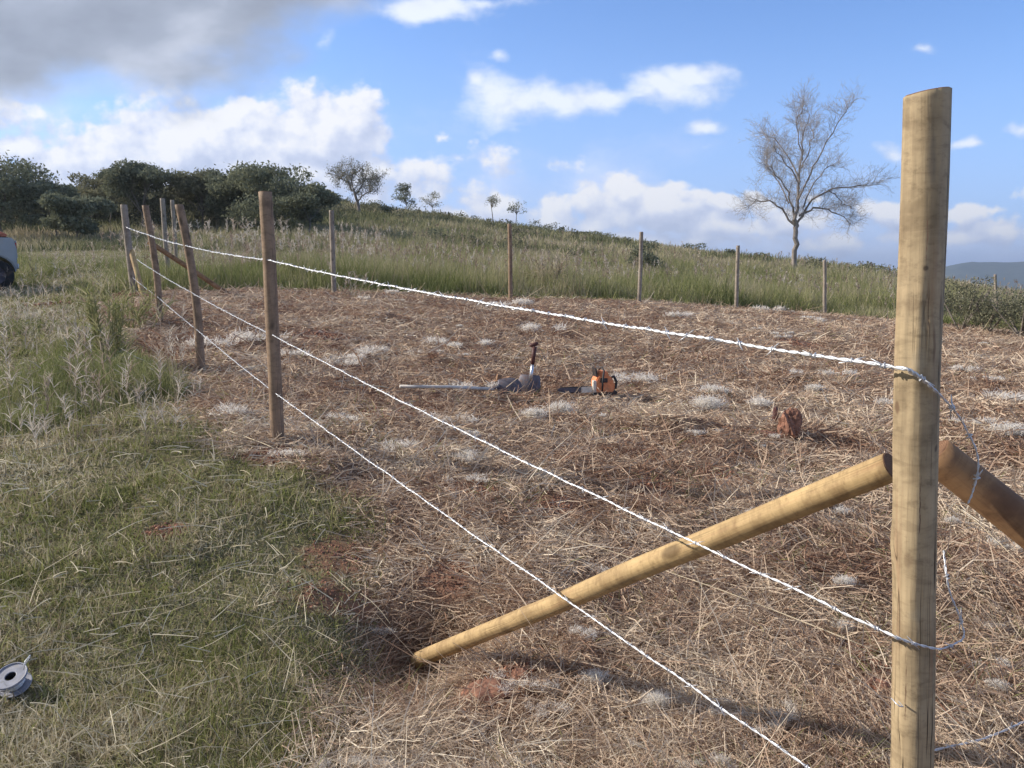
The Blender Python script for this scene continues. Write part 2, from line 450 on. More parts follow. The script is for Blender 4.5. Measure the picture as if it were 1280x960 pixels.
def endgrain():
    m, b, out = new_mat('cut_end_grain')
    t = b.n('ShaderNodeTexCoord')
    n = b.noise(t.outputs['Object'], 60, 4)
    l = b.n('ShaderNodeTexWave', wave_type='RINGS', rings_direction='Z'); l.inputs['Scale'].default_value = 60; l.inputs['Distortion'].default_value = 3
    b.link(t.outputs['Object'], l.inputs['Vector'])
    c = b.ramp(b.math('ADD', b.math('MULTIPLY', l.outputs['Fac'], .4), b.math('MULTIPLY', n, .6)), [(.2, (.10,.05,.03)), (.8, (.25,.14,.08))])
    princ(b, out, c, .9); return m
m_end = endgrain()

def plain(name, c, rough=.5, metal=0.0, var=.25, scale=12, spec=.4, dirt=None):
    m, b, out = new_mat(name)
    t = b.n('ShaderNodeTexCoord')
    n = b.noise(t.outputs['Object'], scale, 5, .6)
    cc = b.ramp(n, [(.3, tuple(x*(1-var) for x in c)), (.7, tuple(min(1, x*(1+var*.5)) for x in c))])
    if dirt:
        n2 = b.noise(t.outputs['Object'], scale*.6, 6, .7)
        cc = b.mix(b.mrange(n2, .5, .68, 0, .8), cc, dirt)
    princ(b, out, cc, rough, metal, bump=n, bstr=.12, bdist=.003, spec=spec); return m
m_wire = plain('galvanised_wire', (.68,.69,.72), .42, .4, .12, 90, .6)
m_steel = plain('worn_steel', (.13,.12,.145), .6, .3, .35, 14, dirt=(.17,.09,.06))
m_shine = plain('polished_steel', (.62,.62,.65), .3, .8, .2, 20)
m_orange = plain('orange_plastic', (.78,.27,.11), .55, 0, .25, 20, dirt=(.45,.22,.12))
m_black = plain('dark_rubber_plastic', (.03,.028,.03), .6, 0, .3, 20, dirt=(.10,.06,.045))
m_palewood = plain('pale_worn_handle', (.66,.62,.57), .7, 0, .2, 20, dirt=(.45,.36,.3))
m_white = plain('white_bar_cover', (.72,.66,.58), .6, 0, .15, 20, dirt=(.4,.3,.22))
m_redwood = plain('red_brown_handle', (.10,.035,.03), .6, 0, .3, 20)
m_brownwood = plain('brown_wood_block', (.33,.19,.11), .8, 0, .3, 20)
m_clay = plain('red_clay', (.30,.15,.10), .95, 0, .55, 22)
m_paint = plain('dusty_pale_paint', (.36,.385,.40), .3, 0, .08, 3, dirt=(.38,.33,.27))
m_glass = plain('dark_window_glass', (.03,.04,.045), .08, 0, .1, 3, spec=.8)
m_tyre = plain('tyre_rubber', (.022,.022,.023), .85, 0, .3, 9, dirt=(.09,.06,.045))
m_rim = plain('alloy_rim', (.45,.45,.46), .35, .7, .1, 9)
m_lamp = plain('red_tail_lamp', (.45,.02,.015), .2, 0, .1, 9)
m_rust = plain('rust_red_tarp', (.42,.13,.07), .8, 0, .3, 8)
m_plastic = plain('milky_grey_plastic', (.29,.30,.36), .5, 0, .35, 30, spec=.5, dirt=(.3,.28,.27))

def ground_mat():
    m, b, out = new_mat('field_soil')
    g = b.n('ShaderNodeNewGeometry'); P = g.outputs['Position']
    am = b.n('ShaderNodeAttribute', attribute_name='mown').outputs['Fac']
    asl = b.n('ShaderNodeAttribute', attribute_name='soil').outputs['Fac']
    n1 = b.noise(P, 1.2, 5, .6); n2 = b.noise(P, 22, 6, .7); n3 = b.noise(P, 90, 4, .7)
    straw = b.ramp(n2, [(.3, (.13,.08,.055)), (.5, (.25,.165,.115)), (.72, (.38,.28,.2))])
    straw = b.mix(b.mrange(n1, .52, .7, 0, .6), straw, (.25,.13,.085))
    turf = b.ramp(n2, [(.3, (.09,.085,.045)), (.5, (.16,.15,.08)), (.72, (.27,.235,.14))])
    turf = b.mix(b.mrange(n1, .58, .72, 0, .5), turf, (.22,.13,.085))
    c = b.mix(am, turf, straw)
    red = b.ramp(n3, [(.3, (.17,.085,.058)), (.7, (.33,.185,.125))])
    c = b.mix(b.math('MULTIPLY', asl, b.mrange(n2, .38, .6, .45, 1.0)), c, red)
    h = b.math('ADD', n2, b.math('MULTIPLY', n3, .5))
    princ(b, out, c, .95, bump=h, bstr=.7, bdist=.03, spec=.1); return m

# ------------------------------------------------------------------ ground sheet
aF = np.linspace(math.radians(-46), math.radians(46), 820)
aB = np.linspace(math.radians(46), math.radians(314), 130)[1:-1]
AZ = np.r_[aF, aB]
RR = np.r_[[.0001], np.geomspace(.4, 200, 460), np.geomspace(215, 9000, 22)]
ag_, rg = np.meshgrid(AZ, RR)
X = rg*np.sin(ag_); Y = rg*np.cos(ag_)
Z = ground_z(X, Y)
na, nr = len(AZ), len(RR)
idx = np.arange(nr*na).reshape(nr, na)
nx = np.roll(idx, -1, axis=1)
F = np.stack([idx[:-1], nx[:-1], nx[1:], idx[1:]], -1).reshape(-1, 4)[:, ::-1]
sm, _ = soil(X.ravel(), Y.ravel())
me = np_mesh('ground', np.stack([X, Y, Z], -1).reshape(-1, 3), F, True, {'mown': mown(X.ravel(), Y.ravel()), 'soil': sm})
tag(link('ground', me, ground_mat()), kind='structure')

# far blue hills
def far_hills():
    V = []; n = 260; rows = 14
    for j in range(rows):
        for i in range(n):
            a = math.radians(-70+150*i/(n-1)); r = 3200+j*90
            t = math.sin(math.pi*min(1, j/(rows-1)*1.0))
            pxx = 640+1000*math.tan(max(-1.2, min(1.2, a)))
            h = 56+16*(float(fbm(np.array([a*9.]), np.array([1.3]), 1, 4, 9)[0])-.5)*2
            e_ = max(0, min(1, (pxx-1100)/110)); h = h*e_*e_*(3-2*e_)-22*(1-e_)
            z = -60+(h+60)*t+(float(vnoise(a*120, j*1.7, 1, 3))-.5)*7*t
            V.append((r*math.sin(a), r*math.cos(a), z))
    id2 = np.arange(n*rows).reshape(rows, n)
    F = np.stack([id2[:-1, :-1], id2[:-1, 1:], id2[1:, 1:], id2[1:, :-1]], -1).reshape(-1, 4)[:, ::-1]
    m, b, out = new_mat('far_forest')
    g = b.n('ShaderNodeNewGeometry')
    nz = b.noise(g.outputs['Position'], .02, 6, .6)
    princ(b, out, b.ramp(nz, [(.35, (.03,.045,.03)), (.65, (.075,.09,.06))]), 1, spec=0)
    tag(link('hills', np_mesh('hills', np.array(V), F, True), m), kind='structure')
far_hills()

# haze: even air round camera and scene
def haze():
    bm = bmesh.new(); bmesh.ops.create_cube(bm, size=1)
    bmesh.ops.scale(bm, vec=(19000, 19000, 260), verts=bm.verts)
    bmesh.ops.translate(bm, vec=(0, 0, 130-70), verts=bm.verts)
    me = bpy.data.meshes.new('haze'); bm.to_mesh(me); bm.free()
    m = bpy.data.materials.new('air'); m.use_nodes = True; t = m.node_tree; t.nodes.clear()
    o = t.nodes.new('ShaderNodeOutputMaterial'); v = t.nodes.new('ShaderNodeVolumePrincipled')
    v.inputs['Color'].default_value = (.66, .78, 1, 1); v.inputs['Density'].default_value = .00022
    v.inputs['Anisotropy'].default_value = .3
    t.links.new(v.outputs[0], o.inputs['Volume'])
    tag(link('haze', me, m), kind='stuff', label='thin blue haze in the air over the field')
haze()

# ------------------------------------------------------------------ blades, leaves, segments
def ribbons(name, P, az, el, L, Wd, bend, tone, seg=2, mat=None, tip=.15, rolls=1.0, rs=R, mesh_only=False):
    N = len(P)
    pts = np.zeros((N, seg+1, 3)); pts[:, 0] = P
    e = el.copy()
    for s in range(seg):
        st = (L/seg)[:, None]*np.stack([np.cos(az)*np.cos(e), np.sin(az)*np.cos(e), np.sin(e)], -1)
        pts[:, s+1] = pts[:, s]+st
        e = e-bend/seg
    side = np.stack([-np.sin(az), np.cos(az), np.zeros(N)], -1)
    upv = np.stack([-np.cos(az)*np.sin(el), -np.sin(az)*np.sin(el), np.cos(el)], -1)
    ro = (rs.rand(N)-.5)*math.pi*rolls
    w = side*np.cos(ro)[:, None]+upv*np.sin(ro)[:, None]
    prof = np.linspace(1, tip, seg+1)
    V = np.zeros((N, seg+1, 2, 3))
    for s in range(seg+1):
        h = w*(Wd*prof[s]*.5)[:, None]
        V[:, s, 0] = pts[:, s]-h; V[:, s, 1] = pts[:, s]+h
    base = (np.arange(N)*(seg+1)*2)[:, None]
    F = np.concatenate([np.stack([base[:, 0]+2*s, base[:, 0]+2*s+1, base[:, 0]+2*s+3, base[:, 0]+2*s+2], -1) for s in range(seg)])
    t = np.repeat(np.clip(tone, 0, 1), (seg+1)*2)
    me = np_mesh(name, V.reshape(-1, 3), F, False, {'tone': t})
    if mesh_only: return me
    return link(name, me, mat)

def sample_polar(N, r0, r1, u0=-.80, u1=.80, rs=R):
    Yv = np.exp(rs.uniform(math.log(r0), math.log(r1), N)); u = rs.uniform(u0, u1, N)
    return u*Yv, Yv

# --- straw over the mown ground
N = 560000
x, y = sample_polar(N, 1.0, 31)
m = mown(x, y); s, _ = soil(x, y)
keep = (R.rand(N) < m) & (R.rand(N) > s*.86)
keep &= R.rand(N) < .45+.9*fbm(x, y, 2.2, 3, 21)
x, y = x[keep], y[keep]; N = len(x)
D = np.hypot(x, y)
flow = fbm(x, y, 1.6, 3, 30)*12+R.normal(0, 1.3, N)
up = R.rand(N) < .16
el = np.where(up, R.uniform(.2, 1.0, N), R.normal(.05, .16, N))
L = R.gamma(3.2, .040, N)*np.where(R.rand(N) < .035, 2.6, 1)
L = np.where(R.rand(N) < .45, L*.5, L)
L = np.clip(L, .02, .8)*np.clip(.75+D*.03, .75, 1.3)
Wd = np.clip(.00115*D, .0024, .014)*R.uniform(.5, 1.7, N)
z = ground_z(x, y)+R.uniform(.0, .045, N)
tone = R.beta(1.6, 1.9, N)*.8+(fbm(x, y, 3.5, 3, 40)-.5)*.75+(fbm(x, y, .7, 2, 41)-.5)*.6+.09
o = ribbons('straw_litter', np.stack([x, y, z], -1), flow, el, L, Wd, R.normal(.15, .6, N), tone, 2, m_straw, .4)
tag(o, 'dry brown cut straw covering the cleared field inside the fence', kind='stuff')

cr_n = 12000
ii = R.randint(0, len(SOIL), cr_n)
so_ = np.array(SOIL)
x = so_[ii, 0]+R.normal(0, .55, cr_n)*so_[ii, 2]; y = so_[ii, 1]+R.normal(0, .55, cr_n)*so_[ii, 2]
rr = R.gamma(1.2, .0018, cr_n)*np.clip(np.hypot(x, y)/4, .8, 3)+.0012
oc = np.array([(1,0,0),(0,1,0),(-1,0,0),(0,-1,0),(0,0,1),(0,0,-1)], float)
V = np.stack([x, y, ground_z(x, y)+rr*.4], -1)[:, None]+oc[None]*rr[:, None, None]*R.uniform(.6, 1.4, (cr_n, 6, 1))
tri = np.array([(0,1,4),(1,2,4),(2,3,4),(3,0,4),(1,0,5),(2,1,5),(3,2,5),(0,3,5)])
Fc = (np.arange(cr_n)*6)[:, None, None]+tri[None]
tag(link('soil_crumbs', np_mesh('soil_crumbs', V.reshape(-1, 3), Fc.reshape(-1, 3), False), m_clay), 'loose red earth crumbs scattered on the bare patches', kind='stuff')

# --- short grass outside the fence
N = 620000
x, y = sample_polar(N, 1.0, 62, -.82, .30)
m = mown(x, y); s, _ = soil(x, y)
backline = 17.8+(x+8.4)*.54
inb = (x > -9.0) & (y > backline+1.0)
keep = (R.rand(N) > m*1.0) & (~inb) & (R.rand(N) > s*.8)
keep &= R.rand(N) < .35+1.1*fbm(x, y, 1.8, 3, 22)
x, y = x[keep], y[keep]; N = len(x)
D = np.hypot(x, y)
tuss = fbm(x, y, 2.6, 2, 50)
el = np.where(R.rand(N) < .22, R.uniform(.0, .5, N), R.normal(1.05, .36, N))
L = np.clip(R.gamma(3.0, .017, N)*(.3+1.4*tuss), .02, .26)*np.clip(.95+(D-6)*.05, .95, 1.9)
Wd = np.clip(.00125*D, .0025, .02)*R.uniform(.5, 1.7, N)
z = ground_z(x, y)-.01+R.uniform(0, .02, N)
patch = fbm(x, y, 1.2, 3, 60)
tone = R.beta(1.3, 1.4, N)*.9+(patch-.5)*.75+(fbm(x, y, 7, 2, 66)-.5)*.5+.07
az = R.uniform(0, 6.2832, N)
o = ribbons('short_grass', np.stack([x, y, z], -1), az, el, L, Wd, R.normal(.8, .5, N), tone, 3, m_grass, .12)
tag(o, 'short green and straw coloured grass outside the fence on the left', kind='stuff')

# pale dead stalks lying among the short grass and sparse green sprouts in the straw
N = 3000
x, y = sample_polar(N, 1.3, 20, -.8, .2)
k = mown(x, y) < .5; x, y = x[k], y[k]; N = len(x); D = np.hypot(x, y)
o = ribbons('dead_grass_stalks', np.stack([x, y, ground_z(x, y)+R.uniform(.02, .09, N)], -1), R.uniform(0, 6.28, N), R.normal(.12, .22, N), R.uniform(.06, .28, N), np.clip(.0012*D, .0022, .009), R.normal(.2, .3, N), R.uniform(.8, 1.0, N), 3, m_grass, .5)
tag(o, 'pale dead stalks lying through the short green grass', kind='stuff')
N = 60000
x, y = sample_polar(N, 1.3, 28, -.8, .8)
k = (mown(x, y) > .5) & (R.rand(N) < np.clip((fbm(x, y, 1.6, 3, 90)-.52)*4, .03, .8)); x, y = x[k], y[k]; N = len(x); D = np.hypot(x, y)
o = ribbons('green_sprouts', np.stack([x, y, ground_z(x, y)], -1), R.uniform(0, 6.28, N), R.normal(.5, .35, N), R.uniform(.05, .2, N), np.clip(.0011*D, .0025, .012), R.normal(.6, .4, N), R.uniform(.15, .75, N), 2, m_grass, .2)
tag(o, 'sparse grey green sprouts coming through the straw litter', kind='stuff')

N = 90000
x, y = sample_polar(N, 6.5, 34, -.70, -.40)
k = (mown(x, y) < .3) & (fbm(x, y, .75, 3, 101) > .50+R.normal(0, .03, N)) & ~((x > -9) & (y > 17.8+(x+8.4)*.54)); x, y = x[k], y[k]; N = len(x); D = np.hypot(x, y)
hl_ = np.clip((fbm(x, y, .75, 3, 101)-.48)*4, .15, 1)*np.clip((D-6.5)/4.5, .25, 1)
o = ribbons('shaggy_grass', np.stack([x, y, ground_z(x, y)], -1), R.uniform(0, 6.28, N), R.normal(1.25, .28, N), hl_*R.uniform(.2, .75, N), np.clip(.0011*D, .006, .02)*R.uniform(.5, 1.5, N), R.normal(.8, .4, N), R.beta(2, 2.6, N)*.7+(fbm(x, y, 1.1, 2, 102)-.5)*.5+.06, 3, m_tall, .1)
tag(o, 'shaggy yellow green grass growing tall on the far left of the fence', kind='stuff')
x, y = sample_polar(420, 6, 30, -.68, -.40)
k = (mown(x, y) < .3) & (fbm(x, y, .6, 2, 103) > .5); SHX, SHY = x[k], y[k]

# --- tall grass beyond the back fence
def tall_region(x, y):
    bl = np.where(x < 11, 17.8+(x+8.4)*.54, 28.3-(x-11)*1.2)
    return (y-bl+(fbm(x, y, .9, 2, 70)-.5)*1.2 > .45) & (x > -9.2-(y-18)*.02+(fbm(x, y, .5, 2, 71)-.5)*3) & (mown(x, y) < .6)
N = 300000
y = R.uniform(math.sqrt(15), math.sqrt(52), N)**2; x = R.uniform(-.62, .85, N)*y
k = tall_region(x, y); x, y = x[k], y[k]; N = len(x); D = np.hypot(x, y)
hh = (.30+1.15*fbm(x, y, .6, 3, 72))*np.clip(1+(x-2)*.012, .85, 1.25)
edge = np.clip((y-(17.8+(x+8.4)*.54))/1.6, .35, 1)
L = hh*R.uniform(.45, 1.12, N)*edge
tone = R.beta(2, 2.6, N)*.7+(fbm(x, y, .5, 3, 73)-.5)*.95+(fbm(x, y, 2.2, 2, 74)-.5)*.4+.14+.10*np.clip((D-25)/20, 0, 1)
o = ribbons('tall_grass', np.stack([x, y, ground_z(x, y)], -1), R.uniform(0, 6.28, N), R.normal(1.4, .16, N), L, np.clip(.0009*D, .012, .035)*R.uniform(.5, 1.3, N), R.normal(.5, .35, N), tone, 3, m_tall, .1)
tag(o, 'tall green grass standing in a band behind the back fence', kind='stuff')

def plumes(name, x, y, H, label, wscale=1.0, ts=.0):
    n = len(x); z = ground_z(x, y)
    az = R.uniform(0, 6.28, n); el = R.normal(1.42, .09, n)
    P = np.stack([x, y, z], -1)
    tip = P+H[:, None]*np.stack([np.cos(az)*np.cos(el), np.sin(az)*np.cos(el), np.sin(el)], -1)
    per = 12
    t = R.rand(n, per)
    hl = np.clip(R.uniform(.16, .34, n), 0, H*.4)
    d = (tip-P)/H[:, None]
    B = tip[:, None]-d[:, None]*(t*hl[:, None])[..., None]
    Pa = np.concatenate([P, B.reshape(-1, 3)])
    aza = np.r_[az, R.uniform(0, 6.28, n*per)]
    ela = np.r_[el, R.normal(.95, .3, n*per)]
    La = np.r_[H, R.uniform(.06, .15, n*per)]
    Da = np.hypot(Pa[:, 0], Pa[:, 1])
    Wa = np.r_[np.clip(.0004*np.hypot(x, y), .006, .02), np.clip(.00085*Da[n:], .014, .05)*R.uniform(.5, 1.2, n*per)]*wscale
    to = np.r_[R.uniform(.1, .4, n), np.repeat(np.clip(R.normal(.5, .25, n)+ts, 0, 1), per)+R.normal(0, .1, n*per)]
    o = ribbons(name, Pa, aza, ela, La, Wa, np.r_[R.normal(.1, .1, n), R.normal(.8, .4, n*per)], to, 2, m_plume, .3)
    tag(o, label, kind='stuff')
N = 5200
y = R.uniform(math.sqrt(17), math.sqrt(60), N)**2; x = R.uniform(-.6, .85, N)*y
k = tall_region(x, y) & (R.rand(N) < np.clip((fbm(x, y, .35, 3, 75)-.33)*3.2, .08, 1)); x, y = x[k], y[k]
plumes('seed_plumes', x, y, R.uniform(.75, 1.45, len(x))*(.8+.4*fbm(x, y, .4, 2, 76)), 'pale feathery seed heads above the tall grass behind the fence')
N = 2800
y = R.uniform(20, 52, N); x = R.uniform(-.5, -.16, N)*y
k = (fbm(x, y, .45, 2, 78) > .56) & tall_region(x, y); x, y = x[k], y[k]
plumes('pale_reed_plumes', x, y, R.uniform(1.0, 1.9, len(x)), 'tall pale reed plumes in front of the dark wood', 1.0, .3)

plumes('field_seed_stems', SHX, SHY, R.uniform(.45, 1.0, len(SHX)), 'pale seeding stems among the shaggy grass on the left', .6, .15)

# --- hillside scrub
N = 130000
y = R.uniform(math.sqrt(46), math.sqrt(122), N)**2; x = R.uniform(-.8, .85, N)*y
k = (R.rand(N) < .3+fbm(x, y, .25, 3, 80)); x, y = x[k], y[k]; N = len(x); D = np.hypot(x, y)
L = (.3+.8*fbm(x, y, .3, 3, 81))*R.uniform(.5, 1.2, N)
tone = R.beta(2, 2, N)*.55+(fbm(x, y, .14, 4, 82)-.5)*1.3+.2+(fbm(x, y, .8, 2, 83)-.5)*.7
o = ribbons('hill_scrub', np.stack([x, y, ground_z(x, y)-.05], -1), R.uniform(0, 6.28, N), R.normal(1.3, .28, N), L, .0012*D*R.uniform(.5, 1.5, N), R.normal(.6, .4, N), tone, 2, m_hill, .15)
tag(o, 'tan and olive scrub covering the sloping hillside', kind='stuff')

# ------------------------------------------------------------------ leaf cards and branch segments
def leaf_mesh(name, C, size, tone, flat=.0):
    N = len(C)
    a = R.normal(size=(N, 3)); a[:, 2] *= (1-flat); a /= np.linalg.norm(a, axis=1)[:, None]+1e-9
    c = R.normal(size=(N, 3)); c -= a*(a*c).sum(1)[:, None]; c /= np.linalg.norm(c, axis=1)[:, None]+1e-9
    s = size*R.uniform(.6, 1.3, N)
    V = np.stack([C-a*s[:, None], C+c*(s*.42)[:, None], C+a*s[:, None], C-c*(s*.42)[:, None]], 1)
    F = np.arange(N*4).reshape(N, 4)
    return np_mesh(name, V.reshape(-1, 3), F, False, {'tone': np.repeat(np.clip(tone, 0, 1), 4)})

def seg_mesh(name, S, k=5, smooth=True, tone=None):
    """S: list of (p0, p1, r0, r1)"""
    P0 = np.array([s[0][:] for s in S]); P1 = np.array([s[1][:] for s in S])
    r0 = np.array([s[2] for s in S]); r1 = np.array([s[3] for s in S])
    d = P1-P0; ln = np.linalg.norm(d, axis=1)[:, None]+1e-9; d /= ln
    P1 = P1+d*(r1*.35)[:, None]
    ref = np.where(np.abs(d[:, 2:3]) < .9, np.array([[0, 0, 1.]]), np.array([[1., 0, 0]]))
    u = np.cross(d, ref); u /= np.linalg.norm(u, axis=1)[:, None]
    v = np.cross(d, u)
    V = []
    for i in range(k):
        a = 2*math.pi*i/k
        w = u*math.cos(a)+v*math.sin(a)
        V.append(P0+w*r0[:, None]); V.append(P1+w*r1[:, None])
    V = np.stack(V, 1); N = len(S)
    base = np.arange(N)*2*k
    F = np.concatenate([np.stack([base+2*i, base+2*((i+1) % k), base+2*((i+1) % k)+1, base+2*i+1], -1) for i in range(k)])
    at_ = {'tone': np.full(N*2*k, .5) if tone is None else np.repeat(tone, 2*k)}
    return np_mesh(name, V.reshape(-1, 3), F[:, ::-1], smooth, at_)

def grow(S, tips, p, d, L, r, depth, spread=.6, n=3, shrink=.68, upw=.15, rs=random, wob=.18):
    q = p; steps = 3
    for i in range(steps):
        d = (d+Vector((rs.gauss(0, wob), rs.gauss(0, wob), rs.gauss(0, wob)+upw*.5))).normalized()
        q2 = q+d*(L/steps)
        S.append((q, q2, r*(1-.25*i/steps), r*(1-.25*(i+1)/steps)))
        q = q2
        if depth > 0 and i < steps-1 and rs.random() < .5:
            dd = (d+Vector((rs.gauss(0, spread), rs.gauss(0, spread), rs.gauss(0, spread*.6)))).normalized()
            grow(S, tips, q, dd, L*shrink*.8, r*.5, depth-1, spread, n, shrink, upw, rs, wob)
    if depth == 0: tips.append(q); return
    for _ in range(n):
        dd = (d+Vector((rs.gauss(0, spread), rs.gauss(0, spread), rs.gauss(0, spread*.6)+upw))).normalized()
        grow(S, tips, q, dd, L*shrink*rs.uniform(.8, 1.15), r*.62, depth-1, spread, n, shrink, upw, rs, wob)

def crown_points(blobs, n):
    """points in the shells of several uneven blobs; blobs: (cx,cy,cz,rx,ry,rz)"""
    out = []
    wts = np.array([b_[3]*b_[5] for b_ in blobs]); wts = wts/wts.sum()
    for b_, w in zip(blobs, wts):
        k = max(4, int(n*w)); dv = R.normal(size=(k, 3)); dv /= np.linalg.norm(dv, axis=1)[:, None]
        rr = R.uniform(.45, 1.08, k)**.6
        out.append(np.array(b_[:3])+dv*rr[:, None]*np.array(b_[3:6]))
    return np.concatenate(out)

def leafy_tree(name, px, base_y, Y, h, w, label, cat, kind='dark', group=None, trunk=.3, leaves=2600, flat_top=False, lean=0, airy=0.0):
    p = at(px, base_y, Y); g = gz(p.x, p.y)
    root = empty(name, (p.x, p.y, g))
    tag(root, label, cat, group)
    top = h
    S = []; tips = []
    tr = max(.05, h*.018)
    q = Vector((0, 0, -.15)); d = Vector((lean, 0, 1)).normalized()
    th = h*trunk
    for i in range(4):
        q2 = q+d*(th+.15)/4+Vector((random.gauss(0, .02*h), random.gauss(0, .02*h), 0))*.5
        S.append((q, q2, tr*(1-.1*i), tr*(1-.1*(i+1)))); q = q2
    tops = []
    nb = 7 if not airy else 8
    for i in range(nb):
        a = 2*math.pi*i/nb+random.uniform(-.3, .3)
        rad = w*.5*random.uniform(.25, .72)
        zz = th+(h-th)*(random.uniform(.55, .8) if flat_top else random.uniform(.15, .85))
        if i == 0: rad = w*.05; zz = h*.86
        tip = Vector((math.cos(a)*rad+lean*zz, math.sin(a)*rad, zz)); tops.append(tip)
        mid = q.lerp(tip, .5)+Vector((random.gauss(0, .04*h), random.gauss(0, .04*h), .03*h))
        S.append((q, mid, tr*.55, tr*.35)); S.append((mid, tip, tr*.35, tr*.12))
        for _ in range(4):
            e = tip+Vector((random.gauss(0, w*.13), random.gauss(0, w*.13), random.gauss(0, h*.07)))
            S.append((mid.lerp(tip, random.random()), e, tr*.12, tr*.05))
    link('trunk', seg_mesh('trunk', S, 6), m_darkbark, root)
    blobs = []
    for t_ in tops:
        for _ in range(3):
            rx = w*random.uniform(.10, .22); rz = (h-th)*random.uniform(.10, .2)*(.7 if flat_top else 1)
            c = t_+Vector((random.gauss(0, w*.10), random.gauss(0, w*.10), random.gauss(0, (h-th)*.07)))
            c.z = min(c.z, h-rz)
            blobs.append((c.x, c.y, c.z, rx, rx, rz))
    C = crown_points(blobs, int(leaves*2.1*(1-airy*.6)))
    C += R.normal(0, w*.02, C.shape)
    nz = fbm(C[:, 0]*3+C[:, 2]*2, C[:, 1]*3+C[:, 2]*2, 1.2/w*3, 2, int(px) % 50)
    tone = .3+.85*nz+R.normal(0, .18, len(C))
    link('crown', leaf_mesh('crown', C, max(.045, min(.14, w*.020+Y*.0006))*(1-airy*.25), tone), m_leaf if kind == 'dark' else m_leaf2, root)
    return root

# ---- wood behind, left: distinct trees in front of a mass of trees
def wood_mass():
    C = []; T = []
    for i in range(150):
        px = random.uniform(-260, 395); Y = random.uniform(66, 100)
        p = at(px, 300, Y); g = gz(p.x, p.y)
        # crown tops follow the skyline
        sky = np.interp(px, [-260, 0, 60, 130, 200, 300, 350, 380, 400], [215, 222, 240, 236, 228, 224, 226, 240, 262])
        topz = at(px, sky+random.uniform(0, 12), Y).z
        h = max(2.0, topz-g); w = random.uniform(3.5, 6)
        bl = [(p.x+random.gauss(0, w*.25), p.y+random.gauss(0, w*.25), g+h*random.uniform(.3, .86), w*random.uniform(.2, .34), w*random.uniform(.2, .34), h*random.uniform(.12, .2)) for _ in range(9)]
        bl += [(p.x, p.y, g+h*.2, w*.4, w*.4, h*.22)]
        c = crown_points(bl, 1500); C.append(c)
        T.append(.25+random.uniform(0, .6)+R.normal(0, .18, len(c)))
    me = leaf_mesh('woodland', np.concatenate(C), .15, np.concatenate(T))
    tag(link('woodland', me, m_leaf2), 'dark mass of trees closing the field at the upper left', kind='stuff')
wood_mass()
G = 'trees along the front of the dark wood'
def H(py_top, py_base, Y): return (py_base-py_top)/1000.0*Y*1.02
for px, pt, pb, Y, w, lab, k, ft in [
  (2,203,300,58,8.0,'dark tall tree above the parked truck at the left edge of the photo','dark',False),
  (70,232,300,60,6.0,'rounded dark tree standing right of the tree above the truck','dark',False),
  (97,246,302,54,5.0,'low dense dark bushy tree just left of the farthest fence corner','dark',False),
  (180,216,296,66,6.0,'tree with ragged flat crown poking above the wood near the far corner posts','dark',True),
  (255,226,297,68,7.0,'broad olive tree in the wood between the leaning posts','olive',False),
  (345,216,296,62,9.5,'widest dark dome shaped tree behind the tall near brown post','dark',False),
  (388,240,298,60,5.0,'dark tree at the right hand end of the wood','dark',False),
  (140,234,298,70,6.5,'dull olive tree in the wood above the farthest corner brace','olive',False),
  (300,230,298,66,6.0,'dark tree filling the gap left of the widest dome shaped tree','dark',False)]:
    leafy_tree('tree', px, pb, Y, H(pt, pb, Y), w, lab, 'tree', k, G, .25, 4200, ft)

# hill skyline trees
leafy_tree('round_tree', 507, 275, 100, 3.7, 3.2, 'round leafy tree on the skyline, left one of the close pair', 'tree', 'dark', 'leafy trees on the hill skyline', .3, 900, airy=.3)
leafy_tree('round_tree', 541, 279, 104, 3.4, 3.0, 'thin crowned leafy tree on the skyline just right of the denser round one', 'tree', 'olive', 'leafy trees on the hill skyline', .35, 420, airy=.7)
leafy_tree('slender_tree', 616, 286, 92, 3.7, 2.0, 'slender tall skyline tree, taller of the two lone thin trunks', 'tree', 'olive', 'slender trees on the hill skyline', .5, 420, airy=.6)
leafy_tree('slender_tree', 645, 286, 92, 3.2, 2.3, 'slender skyline tree with split crown right of the taller thin one', 'tree', 'dark', 'slender trees on the hill skyline', .5, 380, airy=.6)
leafy_tree('round_bush', 806, 331, 44, 2.1, 2.1, 'dark leafy bush standing behind the pale post in the middle of the back fence', 'bush', 'dark', None, .15, 1300)

